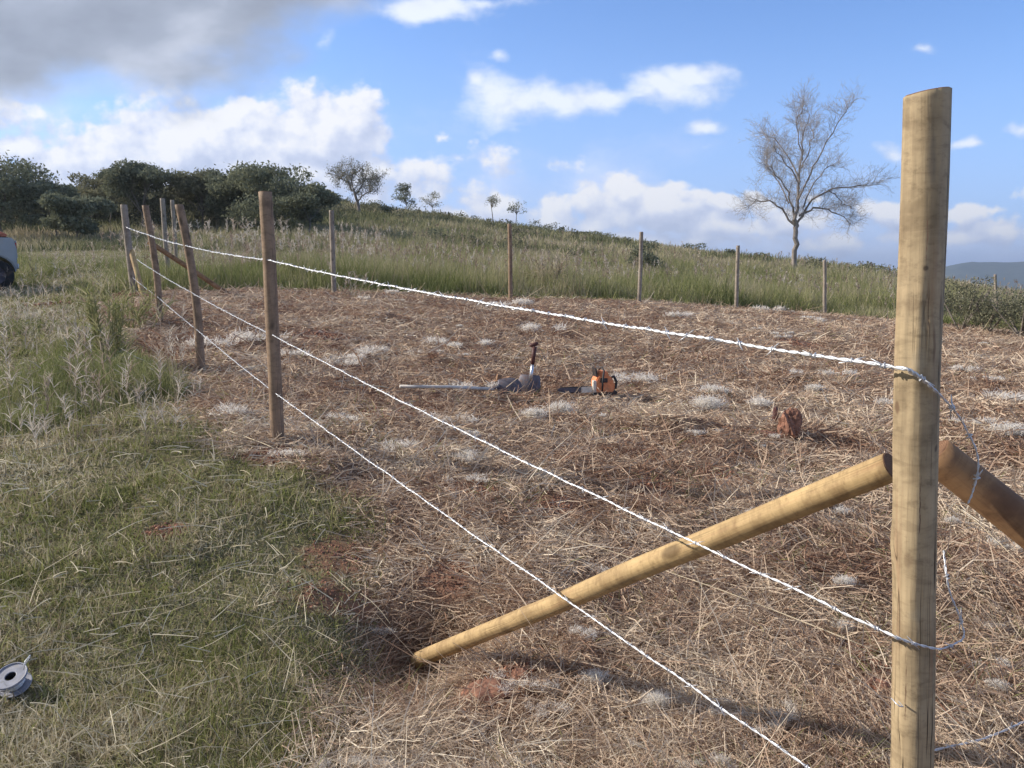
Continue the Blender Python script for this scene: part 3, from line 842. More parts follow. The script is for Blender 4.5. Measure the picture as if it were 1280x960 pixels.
def scrub(px, py_base, Y, h, w, label, kind='dark', n=500, group='low bushes on the hillside'):
    p = at(px, py_base, Y); g = gz(p.x, p.y)
    root = empty('low_bush', (p.x, p.y, g)); tag(root, label, 'bush', group)
    S = []
    for i in range(7):
        a = random.uniform(0, 6.28); S.append((Vector((0, 0, -.05)), Vector((math.cos(a)*w*.3, math.sin(a)*w*.3, h*.7)), .03, .01))
    link('stem', seg_mesh('stem', S, 4), m_darkbark, root)
    bl = [(random.gauss(0, w*.2), random.gauss(0, w*.2), h*random.uniform(.3, .75), w*.22, w*.22, h*.24) for _ in range(8)]
    C = crown_points(bl, n)
    link('foliage', leaf_mesh('foliage', C, max(.035, Y*.0012), .45+R.normal(0, .25, len(C))), m_leaf if kind == 'dark' else m_leaf2, root)
for a in [(750,300,98,1.0,4.4,'dark bush clump on the skyline left of the round leafy bush'),
          (728,297,99,.7,2.2,'small bush at the left end of the skyline clump'),
          (418,258,112,1.3,2.0,'small round bush on the skyline where the wood ends'),
          (432,258,110,.8,1.6,'smaller bush beside the leaning bare umbrella tree'),
          (482,280,85,1.1,1.6,'dark bush on the slope below the round skyline tree'),
          (505,305,52,1.3,2.4,'large dark shrub in the tall grass left of centre'),
          (540,300,56,1.1,2.6,'wide green shrub in the grass right of the large dark one'),
          (523,278,101,.8,1.0,'tiny shrub at the foot of the skyline pair of round trees'),
          (695,330,42,1.2,1.3,'dark shrub in the tall grass right of the centre post'),
          (745,335,44,.9,1.8,'grey green shrub midway between two back fence posts'),
          (828,330,46,.8,1.6,'low shrub at the right foot of the round leafy bush'),
          (868,322,86,1.2,2.6,'dark shrub on the falling skyline right of the round bush'),
          (915,331,80,1.0,1.2,'small dark shrub on the skyline left of the bare tree'),
          (950,337,80,.9,2.6,'low shrub row just left of the bare tree trunk'),
          (470,262,108,.8,1.6,'shrub under the bare umbrella tree on the ridge')]:
    scrub(*a)

# bushes at the right side behind the near post
for px, py, Y, h, w, lab, kd in [(1200,420,21,1.5,2.0,'leafy grey green bush touching the right side of the near post','olive'),(1232,425,20.5,1.15,2.0,'low silvery bush between the near post and the right edge','olive'),(1275,432,19.5,1.1,2.2,'low bush at the right edge of the photo','olive'),(1160,410,24,1.5,2.0,'bush hidden partly behind the near post','dark'),(1262,415,25,1.35,2.2,'darker bush behind the low one at the right edge','dark'),(1330,435,18.5,1.2,2.4,'bush just outside the right edge','olive')]:
    scrub(px, py, Y, h, w, lab, kd, 2400, 'bushes behind the right end of the field')

C = []; T = []
for i in range(330):
    Y_ = math.sqrt(random.uniform(48**2, 112**2)); X_ = random.uniform(-.5, .5)*Y_
    if float(fbm(np.array([X_]), np.array([Y_]), .06, 2, 110)[0]) < .46: continue
    w_ = random.uniform(.4, 1.35); g_ = gz(X_, Y_)
    c = crown_points([(X_+random.gauss(0, w_*.4), Y_+random.gauss(0, w_*.4), g_+w_*random.uniform(.25, .7), w_*.5, w_*.5, w_*.4) for _ in range(4)], 130)
    C.append(c); T.append(random.uniform(.0, .8)+R.normal(0, .2, len(c)))
tag(link('hillside_brush', leaf_mesh('hillside_brush', np.concatenate(C), .12, np.concatenate(T)), m_leaf2), 'countless small dark brush clumps dotted over the hillside', kind='stuff')

# bare umbrella tree on the ridge
def skeleton_tree(name, label, limbs, Y, twig_n, twig_L, rscale, depth_spread, mat_t, seedv, leaf=0, twig_r=.012, trunk_idx=0, sub=3):
    rs = random.Random(seedv)
    base = at(*limbs[0][0][0], Y); base.z = gz(base.x, base.y)
    root = empty(name, base); tag(root, label, 'tree')
    trunkS = []; TW = []; ends = []
    for pts, r0, r1, dy in limbs:
        P = []
        for i, (a, c) in enumerate(pts):
            t = i/(len(pts)-1)
            q = at(a, c, Y)-base
            q.y += dy*t*depth_spread; P.append(q)
        if pts == limbs[0][0]: P[0] = Vector((0, 0, -.3))
        # subdivide with wobble
        Q = [P[0]]
        for i in range(len(P)-1):
            for k in range(1, 4):
                v = P[i].lerp(P[i+1], k/3)
                if k < 3: v = v+Vector((rs.gauss(0, .05), rs.gauss(0, .08), rs.gauss(0, .04)))*rscale
                Q.append(v)
        n = len(Q)-1
        for i in range(n):
            ra = r0+(r1-r0)*i/n; rb = r0+(r1-r0)*(i+1)/n
            trunkS.append((Q[i], Q[i+1], ra, rb))
        if pts != limbs[0][0]:
            for i in range(1, n+1):
                t = i/n
                for _ in range(twig_n):
                    if rs.random() > .25+.75*t: continue
                    d = (Q[i]-Q[i-1]).normalized()
                    dd = (d*.7+Vector((rs.gauss(0, .6), rs.gauss(0, .6), rs.gauss(.25, .45)))).normalized()
                    TT = []; tp = []
                    grow(TT, tp, Q[i-1].lerp(Q[i], rs.random()), dd, twig_L*rs.uniform(.55, 1.2), twig_r*2.0, sub, .5, 2, .66, .07, rs, .2)
                    TW += [(a, b_, max(r_*1, twig_r*.62), max(q_*1, twig_r*.55)) for a, b_, r_, q_ in TT]; ends += tp
    link('trunk', seg_mesh('trunk', trunkS, 8), mat_t, root)
    link('branches', seg_mesh('branches', TW, 3, False, R.rand(len(TW))), m_twig, root)
    if leaf:
        C = np.array([e[:] for e in ends]); C = np.repeat(C, leaf, 0)+R.normal(0, .16, (len(C)*leaf, 3))
        link('foliage', leaf_mesh('foliage', C, .07, R.rand(len(C))), m_leaf2, root)
    print(name, len(TW))
    return root
BT = [  # pixel guides for the big bare tree (trunk first)
 ([(993,338),(993,310),(995,285),(993,268)], .30, .20, 0),
 ([(993,268),(998,240),(1001,215),(1004,185),(1008,150),(1018,120)], .18, .03, .5),
 ([(998,240),(1012,205),(1024,175),(1040,140),(1050,118)], .11, .02, -2),
 ([(1001,215),(990,180),(975,150),(962,138)], .10, .02, 2),
 ([(1003,195),(1020,165),(1030,150),(1030,125)], .08, .02, 2),
 ([(994,268),(985,245),(975,225),(955,200),(942,195)], .12, .02, -1.5),
 ([(993,275),(978,252),(962,240),(945,238),(935,250)], .12, .02, 1),
 ([(985,245),(978,215),(968,190),(972,168)], .08, .02, 2.5),
 ([(995,275),(1008,258),(1022,250),(1045,252),(1068,262),(1078,275)], .14, .02, 1),
 ([(1000,262),(1015,240),(1040,226),(1068,224),(1095,222)], .13, .02, -1.5),
 ([(1006,250),(1025,215),(1045,195),(1065,188)], .09, .02, 2),
 ([(1000,225),(985,200),(965,182),(950,172)], .09, .02, -2),
 ([(1004,185),(995,150),(990,128),(995,115)], .07, .015, -1.5),
 ([(1040,226),(1058,235),(1075,245),(1090,250)], .06, .015, 2),
]
BT = [([(993+(a-993)*.90, 338-(338-c)*.90) for a, c in p_], r0_, r1_, d_) for p_, r0_, r1_, d_ in BT]
skeleton_tree('bare_tree', 'tall leafless spreading tree standing alone on the right of the hill', [(a_, b_*.62, c_*.75, d_) for a_, b_, c_, d_ in BT], 55, 7, .80, 1.5, 1.0, m_bark, 4, 0, .0060)
UT = [([(452,288),(450,270),(447,252),(443,240)], .20, .13, 0),
 ([(443,240),(435,228),(425,222),(420,222)], .09, .03, 1),
 ([(443,240),(440,225),(443,215)], .09, .03, -1),
 ([(444,243),(452,230),(455,222),(462,222)], .09, .03, 1.5),
 ([(447,252),(458,243),(466,240)], .07, .03, -1)]
skeleton_tree('umbrella_tree', 'half bare umbrella shaped tree leaning on the ridge right of the wood', UT, 85, 4, .95, 1.2, 1.0, m_darkbark, 9, 8, .02, sub=2)

# ------------------------------------------------------------------ round timber
def log_mesh(name, L, r0, r1, slant=0.0, slant_az=0.0, nz_=.006, sides=40, rings=60, bow=0.0, seedv=1, endmat=True, bumps=()):
    rs = np.random.RandomState(seedv)
    z = np.linspace(0, L, rings); a = np.linspace(0, 2*math.pi, sides, endpoint=False)
    AA, ZZ = np.meshgrid(a, z)
    rad = r0+(r1-r0)*ZZ/L
    ca, sa = np.cos(AA), np.sin(AA)
    k = seedv*3.7
    rad = rad*(1+nz_/.05*(.6*(fbm(ca*1.2+k, sa*1.2+ZZ*1.8, 1, 3, seedv)-.5)+.5*(fbm(ca*3+k, sa*3+ZZ*.8, 1, 2, seedv+5)-.5)))
    for bz, ba, bh, bw in bumps:
        da = np.arccos(np.clip(np.cos(AA-ba), -1, 1))*rad
        rad = rad+bh*np.exp(-((ZZ-bz)**2+da**2)/bw**2)
    bx = bow*np.sin(math.pi*ZZ/L)+(fbm(ZZ*1.0+k, ZZ*0+k, 1, 2, seedv+9)-.5)*.03
    X_ = rad*ca+bx; Y_ = rad*sa
    Zz = ZZ+np.clip((ZZ-L*.9)/(L*.1), 0, 1)*slant*(ca*math.cos(slant_az)+sa*math.sin(slant_az))*r1
    V = np.stack([X_, Y_, Zz], -1).reshape(-1, 3)
    id2 = np.arange(rings*sides).reshape(rings, sides); nx_ = np.roll(id2, -1, 1)
    F = np.stack([id2[:-1], nx_[:-1], nx_[1:], id2[1:]], -1).reshape(-1, 4)
    me = bpy.data.meshes.new(name)
    faces = F.tolist()
    nside = len(faces)
    # bevelled ends
    top = id2[-1]; bot = id2[0]
    verts = V.tolist()
    def cap(ring, sgn):
        base = len(verts)
        c = np.mean([verts[i] for i in ring], axis=0)
        inner = []
        for i in ring:
            v = c+(np.array(verts[i])-c)*.93; v[2] += sgn*.0025
            verts.append(v.tolist()); inner.append(len(verts)-1)
        n = len(ring)
        for i in range(n):
            q = [ring[i], ring[(i+1) % n], inner[(i+1) % n], inner[i]]
            faces.append(q if sgn > 0 else q[::-1])
        faces.append(inner if sgn > 0 else inner[::-1])
    cap(list(map(int, top)), 1); cap(list(map(int, bot)), -1)
    me.from_pydata(verts, [], faces)
    me.polygons.foreach_set('use_smooth', [i < nside for i in range(len(faces))])
    me.update()
    if endmat:
        mi = np.zeros(len(faces), dtype=np.int32); mi[nside:] = 1
        me.materials.append(None); me.materials.append(m_end)
        me.polygons.foreach_set('material_index', mi)
    return me

def log_between(name, p0, p1, r0, r1, mat, label, cat, group=None, **kw):
    d = p1-p0; L = d.length
    me = log_mesh(name, L, r0, r1, **kw)
    if len(me.materials): me.materials[0] = mat
    o = link(name, me, mat)
    o.location = p0
    o.rotation_euler = d.to_track_quat('Z', 'X').to_euler()
    tag(o, label, cat, group)
    return o

def post(pt, pb, Y, r, mat, label, seedv, group='fence posts', sides=20, **kw):
    top = at(*pt, Y); bot = at(*pb, Y)
    d = (top-bot).normalized()
    g = gz(bot.x, bot.y)
    p0 = bot+d*((g-.12-bot.z)/d.z)
    return log_between('fence_post', p0, top, r*1.03, r*.97, mat, label, 'fence post', group, seedv=seedv, sides=sides, rings=30, **kw)

CY = 1.9
# near corner post
ctop = at(1153.5, 117, CY); clow = at(1139, 960, CY); dd = (ctop-clow).normalized()
cp0 = clow+dd*((-.1-clow.z)/dd.z)
me = log_mesh('fence_post', (ctop-cp0).length, .0505, .0490, slant=.10, slant_az=math.radians(0), sides=72, rings=160, seedv=3,
              nz_=.011, bow=.004, bumps=((1.30, math.radians(215), .004, .04), (.9, math.radians(260), -.003, .05), (.6, math.radians(240), .004, .05), (1.05, math.radians(180), .005, .05), (1.62, math.radians(265), -.004, .03)))
me.materials[0] = m_post
po = link('fence_post', me); po.location = cp0
po.rotation_mode = 'QUATERNION'; po.rotation_quaternion = Vector((0, 0, 1)).rotation_difference((ctop-cp0).normalized())
tag(po, 'thick pale round post in the right foreground with a slanted cut top', 'fence post', 'fence posts')
# splits, knots and stains of the near post, in the post's own coordinates
def post_marks(marks):
    m = m_post; t = m.node_tree; b = NB(t)
    pr = [n for n in t.nodes if n.type == 'BSDF_PRINCIPLED'][0]
    src = pr.inputs['Base Color'].links[0].from_socket
    O = b.n('ShaderNodeTexCoord').outputs['Object']
    nz = b.n('ShaderNodeTexNoise'); b.link(O, nz.inputs['Vector']); nz.inputs['Scale'].default_value = 25; nz.inputs['Detail'].default_value = 4
    O2 = b.vmath('ADD', O, b.vmath('MULTIPLY', b.vmath('SUBTRACT', nz.outputs['Color'], (.5, .5, .5)), (.010, .010, .03)))
    q = po_q.inverted()
    for px, py, rx, rz, col_, st in marks:
        p = q @ (at(px, py, CY-.045)-cp0)
        # slide the point to the log's surface, seen from the camera side
        cdir = (q @ (Vector((0, 0, EYE))-at(px, py, CY-.045))).normalized()
        for _ in range(60):
            if math.hypot(p.x, p.y) < .0495: p += cdir*.002
            elif math.hypot(p.x, p.y) > .0510: p -= cdir*.002
        d = b.vmath('LENGTH', b.vmath('MULTIPLY', b.vmath('SUBTRACT', O2, p[:]), (1/rx, 1/rx, 1/rz)))
        src = b.mix(b.mrange(d, .5, 1.25, st, 0), src, col_)
    b.link(src, pr.inputs['Base Color'])
po_q = Vector((0, 0, 1)).rotation_difference((ctop-cp0).normalized())
DK = (.05,.028,.022); BR = (.15,.09,.055); RD = (.27,.13,.085)
post_marks([(1156,232,.0050,.022,DK,.9),(1157,255,.0028,.05,BR,.8),(1160,150,.0016,.07,BR,.9),(1159,300,.0016,.08,RD,.7),(1131,230,.006,.12,RD,.35),
            (1122,510,.007,.022,BR,.8),(1158,335,.006,.008,DK,.7),(1150,640,.0014,.14,BR,.9),(1172,560,.008,.010,DK,.7),(1168,430,.005,.05,BR,.6),
            (1132,870,.0016,.12,BR,.9),(1135,700,.012,.02,BR,.35),(1150,450,.02,.03,(.45,.37,.25),.45),(1140,380,.02,.02,BR,.25),(1145,770,.018,.02,(.45,.37,.25),.4),(1166,200,.010,.06,(.15,.13,.11),.45)])
# staples on the near post
def tube(name, pts, r, mat, parent=None, k=8, label=None, cat=None):
    me = tube_mesh(name, [Vector(p) for p in pts], r, k)
    return link(name, me, mat, parent)
def tube_mesh(name, P, r, k=6):
    n = len(P); V = []
    rr = r if hasattr(r, '__len__') else [r]*n
    prev = None
    for i in range(n):
        t = (P[min(n-1, i+1)]-P[max(0, i-1)]).normalized()
        if prev is None:
            u = t.orthogonal().normalized()
        else:
            u = (prev-t*prev.dot(t)).normalized()
        prev = u; v = t.cross(u)
        for j in range(k):
            a = 2*math.pi*j/k
            V.append(P[i]+(u*math.cos(a)+v*math.sin(a))*rr[i])
    F = []
    for i in range(n-1):
        for j in range(k):
            F.append((i*k+j, i*k+(j+1) % k, (i+1)*k+(j+1) % k, (i+1)*k+j))
    F.append(tuple(range(k))[::-1]); F.append(tuple((n-1)*k+j for j in range(k)))
    me = bpy.data.meshes.new(name); me.from_pydata([v[:] for v in V], [], F)
    me.polygons.foreach_set('use_smooth', [True]*len(me.polygons)); me.update()
    return me

inv = Matrix.Translation(cp0) @ po.rotation_quaternion.to_matrix().to_4x4()
inv = inv.inverted()
def staple(px, py):
    c = at(px, py, CY-.052)
    P = [inv @ (c+Vector(v)) for v in [(-.010, .02, .004), (-.010, -.006, .004), (-.004, -.010, 0), (.006, -.008, -.003), (.009, .02, -.004)]]
    tube('staple', P, .0016, m_wire, po, 6)
staple(1134, 462); staple(1121, 797); staple(1124, 880)

# other posts
post((331.5,240),(347,556),6.3,.052,m_wpost,'brown post standing nearest beyond the foreground post on the left fence line',11,sides=28)
post((224,256),(250,464),9.8,.050,m_wpost,'leaning brown post with a frayed top, second along the left fence from the camera side',12,bow=.05)
post((182,257),(201,405),13.6,.054,m_wpost,'thin leaning brown post just right of the far corner post',13,bow=.04)
post((155,256),(168,369),17.8,.075,m_gpost,'grey corner post at the far left end of the wired fence',14)
post((414,263),(418,367),19.6,.060,m_gpost,'grey back fence post in front of the right end of the wood',15)
post((637,280),(638,375),21.3,.055,m_wpost,'brown back fence post nearest the middle of the photo',16)
post((802,290),(799,377),23.5,.058,m_gpost,'pale back fence post in front of the round leafy bush',17)
post((923,307),(920,387),25.6,.060,m_gpost,'back fence post between the round bush and the bare tree',18)
post((1031,325),(1031,394),28.0,.060,m_gpost,'last back fence post left of the near post, right of the bare tree',19)
post((1244,343),(1246,395),33,.055,m_gpost,'small distant pale post above the bushes at the right edge',20)
post((203,248),(209,328),23.5,.070,m_gpost,'distant grey post standing in the grass left of the frayed top post',21)
post((215,250),(220,322),25.5,.060,m_gpost,'distant thin grey post directly left of the frayed top post',22)

# braces
def gbr(px, py): return gpt(px, py)
b0 = at(524, 824, 3.88)
b1 = at(1109, 583, 2.24)
dv = (b1-b0).normalized()
log_between('brace_pole', b0-dv*.02, b1+dv*.012, .0395, .0430, m_brace, 'golden peeled brace pole slanting from the ground up to the near post', 'brace', 'corner brace poles', seedv=31, sides=48, rings=90,
            bumps=((1.55, 2.2, .004, .05), (.95, 1.0, .004, .05), (.7, 3.0, -.003, .05)))
c0_ = at(1176, 573, 1.99); c1_ = at(1290, 668, 1.93); dv = (c1_-c0_).normalized()
end = c0_+dv*1.75
log_between('brace_pole', end, c0_-dv*.02, .048, .047, m_brace2, 'dark brown brace pole running down from the near post to the right edge', 'brace', 'corner brace poles', seedv=32, sides=40, rings=60)
p = gpt(181, 371)
log_between('brace_pole', p-Vector((0, 0, .1)), at(161, 304, 17.9), .055, .052, m_brace, 'short pale brace leaning on the far corner post', 'brace', 'corner brace poles', seedv=33, sides=14, rings=14)
log_between('brace_pole', at(298, 373, 18.3)-Vector((0, 0, .05)), at(186, 302, 18.0), .055, .055, m_brace2, 'long dark brace sloping down right through the grass from the far corner post', 'brace', 'corner brace poles', seedv=34, sides=14, rings=16)

# ------------------------------------------------------------------ barbed wire
def resample(P, step):
    out = [P[0]]
    for a, c in zip(P[:-1], P[1:]):
        n = max(1, int((c-a).length/step))
        for i in range(1, n+1): out.append(a.lerp(c, i/n))
    return out
def catmull(P, n=8):
    Q = [P[0]]
    for i in range(len(P)-1):
        p0 = P[max(0, i-1)]; p1 = P[i]; p2 = P[i+1]; p3 = P[min(len(P)-1, i+2)]
        for k in range(1, n+1):
            t = k/n
            Q.append(.5*((2*p1)+(p2-p0)*t+(2*p0-5*p1+4*p2-p3)*t*t+(-p0+3*p1-3*p2+p3)*t**3))
    return Q
def barbed(name, path, label, group, r=.0021, off=.0023, barb=.11, seedv=1, step=.012, kink=.0022, thin=None):
    rs = random.Random(seedv)
    C = resample(path, step)
    n = len(C)
    C2 = []
    for i, c in enumerate(C):
        w = Vector([(float(vnoise(i*step*9+seedv*5, k*3.1, 1, 2))-.5)*kink*2.6+(float(vnoise(i*step*26+seedv*5, k*7.1, 1, 2))-.5)*kink for k in range(3)])
        C2.append(c+w)
    S = [[], []]
    prev = None; ang = 0
    for i in range(n):
        t = (C2[min(n-1, i+1)]-C2[max(0, i-1)]).normalized()
        u = t.orthogonal().normalized() if prev is None else (prev-t*prev.dot(t)).normalized()
        prev = u; v = t.cross(u)
        ang += step*2*math.pi/.075
        o_ = u*math.cos(ang)+v*math.sin(ang)
        S[0].append(C2[i]+o_*off); S[1].append(C2[i]-o_*off)
    rl_ = [r]*n
    if thin:
        acc = 0
        for i in range(1, n):
            acc += (C[i]-C[i-1]).length
            f = 1-(1-thin[1])*min(1, max(0, (acc-thin[0])/.08))
            rl_[i] = r*f
            m_ = (S[0][i]+S[1][i])*.5
            S[0][i] = m_+(S[0][i]-m_)*f; S[1][i] = m_+(S[1][i]-m_)*f
    V = []; F = []
    def add(me):
        k = len(V); V.extend([v.co[:] for v in me.vertices]); F.extend([tuple(i+k for i in p_.vertices) for p_ in me.polygons]); bpy.data.meshes.remove(me)
    add(tube_mesh('t', S[0], rl_, 5)); add(tube_mesh('t', S[1], rl_, 5))
    d = 0; nxt = barb*rs.random()
    for i in range(1, n-1):
        d += (C2[i]-C2[i-1]).length
        if d > nxt:
            nxt += barb*rs.uniform(.8, 1.2)
            t = (C2[i+1]-C2[i-1]).normalized(); u = t.orthogonal().normalized(); v = t.cross(u); a = rs.uniform(0, 6.28)
            wrap = [C2[i]+t*(.0022*(j-3)/1.0)+(u*math.cos(a+j*1.6)+v*math.sin(a+j*1.6))*(off+r*1.5) for j in range(7)]
            w0 = (wrap[0]-C2[i]); w1 = (wrap[-1]-C2[i])
            e0 = wrap[0]+w0.normalized()*.019-t*.005; e1 = wrap[-1]+w1.normalized()*.019+t*.005
            add(tube_mesh('t', [e0]+wrap+[e1], [r*.3]+[r*.75]*7+[r*.3], 4))
    me = bpy.data.meshes.new(name); me.from_pydata(V, [], F)
    me.polygons.foreach_set('use_smooth', [True]*len(me.polygons)); me.update()
    o = link(name, me, m_wire); tag(o, label, 'wire', group); return o
def plen(P): return sum((b_-a_).length for a_, b_ in zip(P[:-1], P[1:]))
def span(P, sags):
    out = [P[0]]
    for a, c, s in zip(P[:-1], P[1:], sags):
        for i in range(1, 17):
            t = i/16; q = a.lerp(c, t); q.z -= 4*s*t*(1-t); out.append(q)
    return out
fr = lambda px, py, Y, r=.06: at(px, py, Y-r)
GW = 'barbed wires along the left fence'
top = span([fr(158,284,17.8,.09), fr(184,293,13.6), fr(232,307,9.8), fr(336,325,6.3), fr(1135,461,CY,.063)], [.01,.015,.015,.028])
tail = catmull([at(1135,461,CY-.063), at(1150,471,CY-.066), at(1166,486,CY-.062), at(1183,504,CY-.035), at(1203,528,CY), at(1220,560,CY), at(1221,590,CY), at(1215,615,CY), at(1209,630,CY)], 8)
barbed('barbed_wire', top+tail[1:], 'topmost barbed wire of the left fence, its loose tail hanging past the near post', GW, r=.0029, off=.0026, seedv=1, thin=(plen(top)+.04, .5))
mid = span([fr(171,324,17.8,.09), fr(189,336,13.6), fr(240,366,9.8), fr(341,419,6.3), fr(1119,796,CY,.063)], [.01,.01,.01,.02])
loop = catmull([at(1119,796,CY-.063), at(1145,806,CY-.07), at(1172,811,CY-.06), at(1192,806,CY-.03), at(1205,795,CY+.01), at(1198,768,CY+.02), at(1187,738,CY+.03), at(1182,710,CY+.05), at(1180,688,CY+.075)], 8)
barbed('barbed_wire', mid+loop[1:], 'middle barbed wire of the left fence, looped round the near post', GW, r=.0021, off=.0020, seedv=2, thin=(plen(mid)+.06, .65))
low = span([fr(166,347,17.8,.09), fr(197,371,13.6), fr(246,412,9.8), fr(345,492,6.3), fr(1120,1036,CY,.063)], [.01,.01,.01,.012])
barbed('barbed_wire', low, 'lowest barbed wire of the left fence running out of the bottom of the photo', GW, r=.0021, off=.0020, seedv=3)
gp = [gpt(1150,965), gpt(1185,958), gpt(1225,948), gpt(1255,936), gpt(1300,918)]
barbed('barbed_wire', catmull([p_+Vector((0, 0, .07)) for p_ in gp], 8), 'loose piece of barbed wire lying over straw in the bottom right corner', GW, seedv=4)

# ------------------------------------------------------------------ bmesh helpers for tools and truck
def bm_new(): return bmesh.new()
def bm_box(bm, c, s, rot=None, bev=0.0, seg=2):
    r = bmesh.ops.create_cube(bm, size=1)
    vs = r['verts']
    bmesh.ops.scale(bm, vec=s, verts=vs)
    if rot: bmesh.ops.rotate(bm, cent=(0, 0, 0), matrix=rot, verts=vs)
    bmesh.ops.translate(bm, vec=c, verts=vs)
    if bev:
        es = list({e for v in vs for e in v.link_edges})
        bmesh.ops.bevel(bm, geom=es, offset=bev, segments=seg, affect='EDGES', profile=.6)
def bm_obj(name, bm, mat, parent=None, smooth=False):
    me = bpy.data.meshes.new(name); bmesh.ops.recalc_face_normals(bm, faces=bm.faces); bm.to_mesh(me); bm.free()
    if smooth: me.polygons.foreach_set('use_smooth', [True]*len(me.polygons))
    return link(name, me, mat, parent)
def prism(name, pts, width, mat, parent, bev=0.0, axis='y', c=0.0):
    """side profile pts (x,z) extruded across y"""
    bm = bmesh.new()
    vs = [bm.verts.new((x_, c-width/2, z_)) for x_, z_ in pts]
    f = bm.faces.new(vs)
    r = bmesh.ops.extrude_face_region(bm, geom=[f])
    bmesh.ops.translate(bm, vec=(0, width, 0), verts=[v for v in r['geom'] if isinstance(v, bmesh.types.BMVert)])
    if bev: bmesh.ops.bevel(bm, geom=bm.edges[:], offset=bev, segments=2, affect='EDGES')
    return bm_obj(name, bm, mat, parent)
def blade(name, L, Wb, mat, parent, dish=.035):
    """pointed shovel blade along -z from the socket at 0, dished in y"""
    nu, nv = 13, 15; V = []
    for j in range(nv):
        t = j/(nv-1)
        w = Wb*(.82+.18*math.sin(min(1, t*2.2)*math.pi/2)) if t < .55 else Wb*math.sqrt(max(0.0, 1-((t-.55)/.45)**2.2))
        w = max(w, .004)
        for i in range(nu):
            s = i/(nu-1)*2-1
            V.append((s*w/2, dish*(s*s)-.02*math.sin(t*math.pi), -t*L))
    F = [(j*nu+i, j*nu+i+1, (j+1)*nu+i+1, (j+1)*nu+i) for j in range(nv-1) for i in range(nu-1)]
    me = bpy.data.meshes.new(name); me.from_pydata(V, [], F); me.polygons.foreach_set('use_smooth', [True]*len(F)); me.update()
    o = link(name, me, mat, parent)
    md = o.modifiers.new('s', 'SOLIDIFY'); md.thickness = .004
    return o

# upright short spade
g = gpt(660, 494)
sp = empty('short_spade', g+Vector((.02, 0, 0)), (math.radians(-8), math.radians(3), math.radians(-12)))
tag(sp, 'short dark spade standing upright with its blade in the straw', 'spade')
bl = blade('blade', .27, .29, m_steel, sp); bl.location = (-.02, 0, .25)
tube('socket', [(-.0, 0, .18), (.0, .005, .28), (.005, .008, .42)], [.030, .022, .019], m_shine, sp, 12)
tube('handle', [(.005, .008, .38), (.01, .008, .5), (.012, .01, .60)], [.024, .026, .03], m_redwood, sp, 12)
tube('grip', [(-.05, .01, .62), (-.02, .01, .615), (.02, .01, .635), (.05, .01, .65)], [.022, .027, .027, .018], m_redwood, sp, 10)
# lying shovel
a0 = gpt(500, 493)+Vector((0, 0, .085)); a1 = gpt(618, 495)+Vector((0, 0, .085))
sh_ = empty('shovel', a1); tag(sh_, 'long shovel lying flat with a pale straight handle pointing left', 'shovel')
h_ = tube('handle', [(0, 0, 0), (a0-a1)*.5+Vector((0, 0, .012)), a0-a1], [.020, .019, .021], m_palewood, sh_, 10)
bl = blade('blade', .30, .23, m_steel, sh_); bl.rotation_euler = (math.radians(62), math.radians(0), math.radians(0)); bl.rotation_euler = Matrix(((0, 0, -1), (.42, .9, 0), (.9, -.42, 0))).to_euler(); bl.location = (.04, 0, .03)
tube('socket', [(-.12, 0, .0), (-.02, 0, .01), (.07, 0, .03)], [.019, .022, .026], m_steel, sh_, 10)
# wood offcut on top
wb = empty('wood_offcut', gpt(632, 491)+Vector((-.05, -.06, .155)), (0, math.radians(-14), math.radians(15)))
tag(wb, 'brown wooden offcut lying across the shovel blade', 'wood block')
bm = bm_new(); bm_box(bm, (0, 0, 0), (.24, .09, .055), bev=.01); bm_box(bm, (-.02, .0, .055), (.06, .05, .07), Matrix.Rotation(.4, 3, 'Y'), bev=.01)
bm_obj('block', bm, m_brownwood, wb)

# chainsaw
g = gpt(752, 497)
cs = empty('chainsaw', g+Vector((0, 0, .035)), (0, 0, math.radians(10)))
cs.scale = (1.12, 1.12, 1.12)
tag(cs, 'orange chainsaw standing in the straw with its bar pointing left', 'chainsaw')
prism('body', [(-.10,.03),(.11,.03),(.13,.10),(.10,.19),(.07,.225),(-.06,.235),(-.10,.17)], .19, m_orange, cs, .012)
prism('top_cover', [(-.055,.2),(.06,.2),(.055,.27),(-.04,.275)], .13, m_orange, cs, .012)
bm = bm_new(); bm_box(bm, (-.005, -.098, .175), (.085, .02, .05), bev=.008); bm_obj('air_filter_slot', bm, m_black, cs)
prism('base', [(-.12,.0),(.15,.0),(.16,.05),(-.12,.05)], .20, m_black, cs, .01)
bm = bm_new(); bm_box(bm, (-.10, -.06, .10), (.05, .06, .15), bev=.012); bm_obj('side_case', bm, m_white, cs)
tube('front_handle', [(-.03, -.12, .06), (-.03, -.135, .16), (-.01, -.11, .285), (.0, 0, .31), (.0, .11, .285), (0, .125, .16)], .011, m_black, cs, 8)
tube('rear_handle', [(.11, .02, .19), (.15, .03, .20), (.18, .03, .14), (.17, .03, .07), (.12, .02, .045)], .015, m_black, cs, 8)
prism('hand_guard', [(-.085,.21),(-.07,.21),(-.085,.31),(-.1,.31)], .16, m_black, cs, .004)
prism('guide_bar', [(-.52,.065),(-.50,.045),(-.10,.04),(-.10,.10),(-.50,.095),(-.52,.08)], .008, m_steel, cs, .0, c=-.05)
prism('bar_cover', [(-.255,.03),(-.115,.03),(-.115,.105),(-.255,.10)], .025, m_white, cs, .004, c=-.05)
tube('chain', [(-.10, -.05, .104), (-.49, -.05, .099), (-.525, -.05, .072), (-.49, -.05, .041), (-.10, -.05, .036)], .006, m_black, cs, 5)

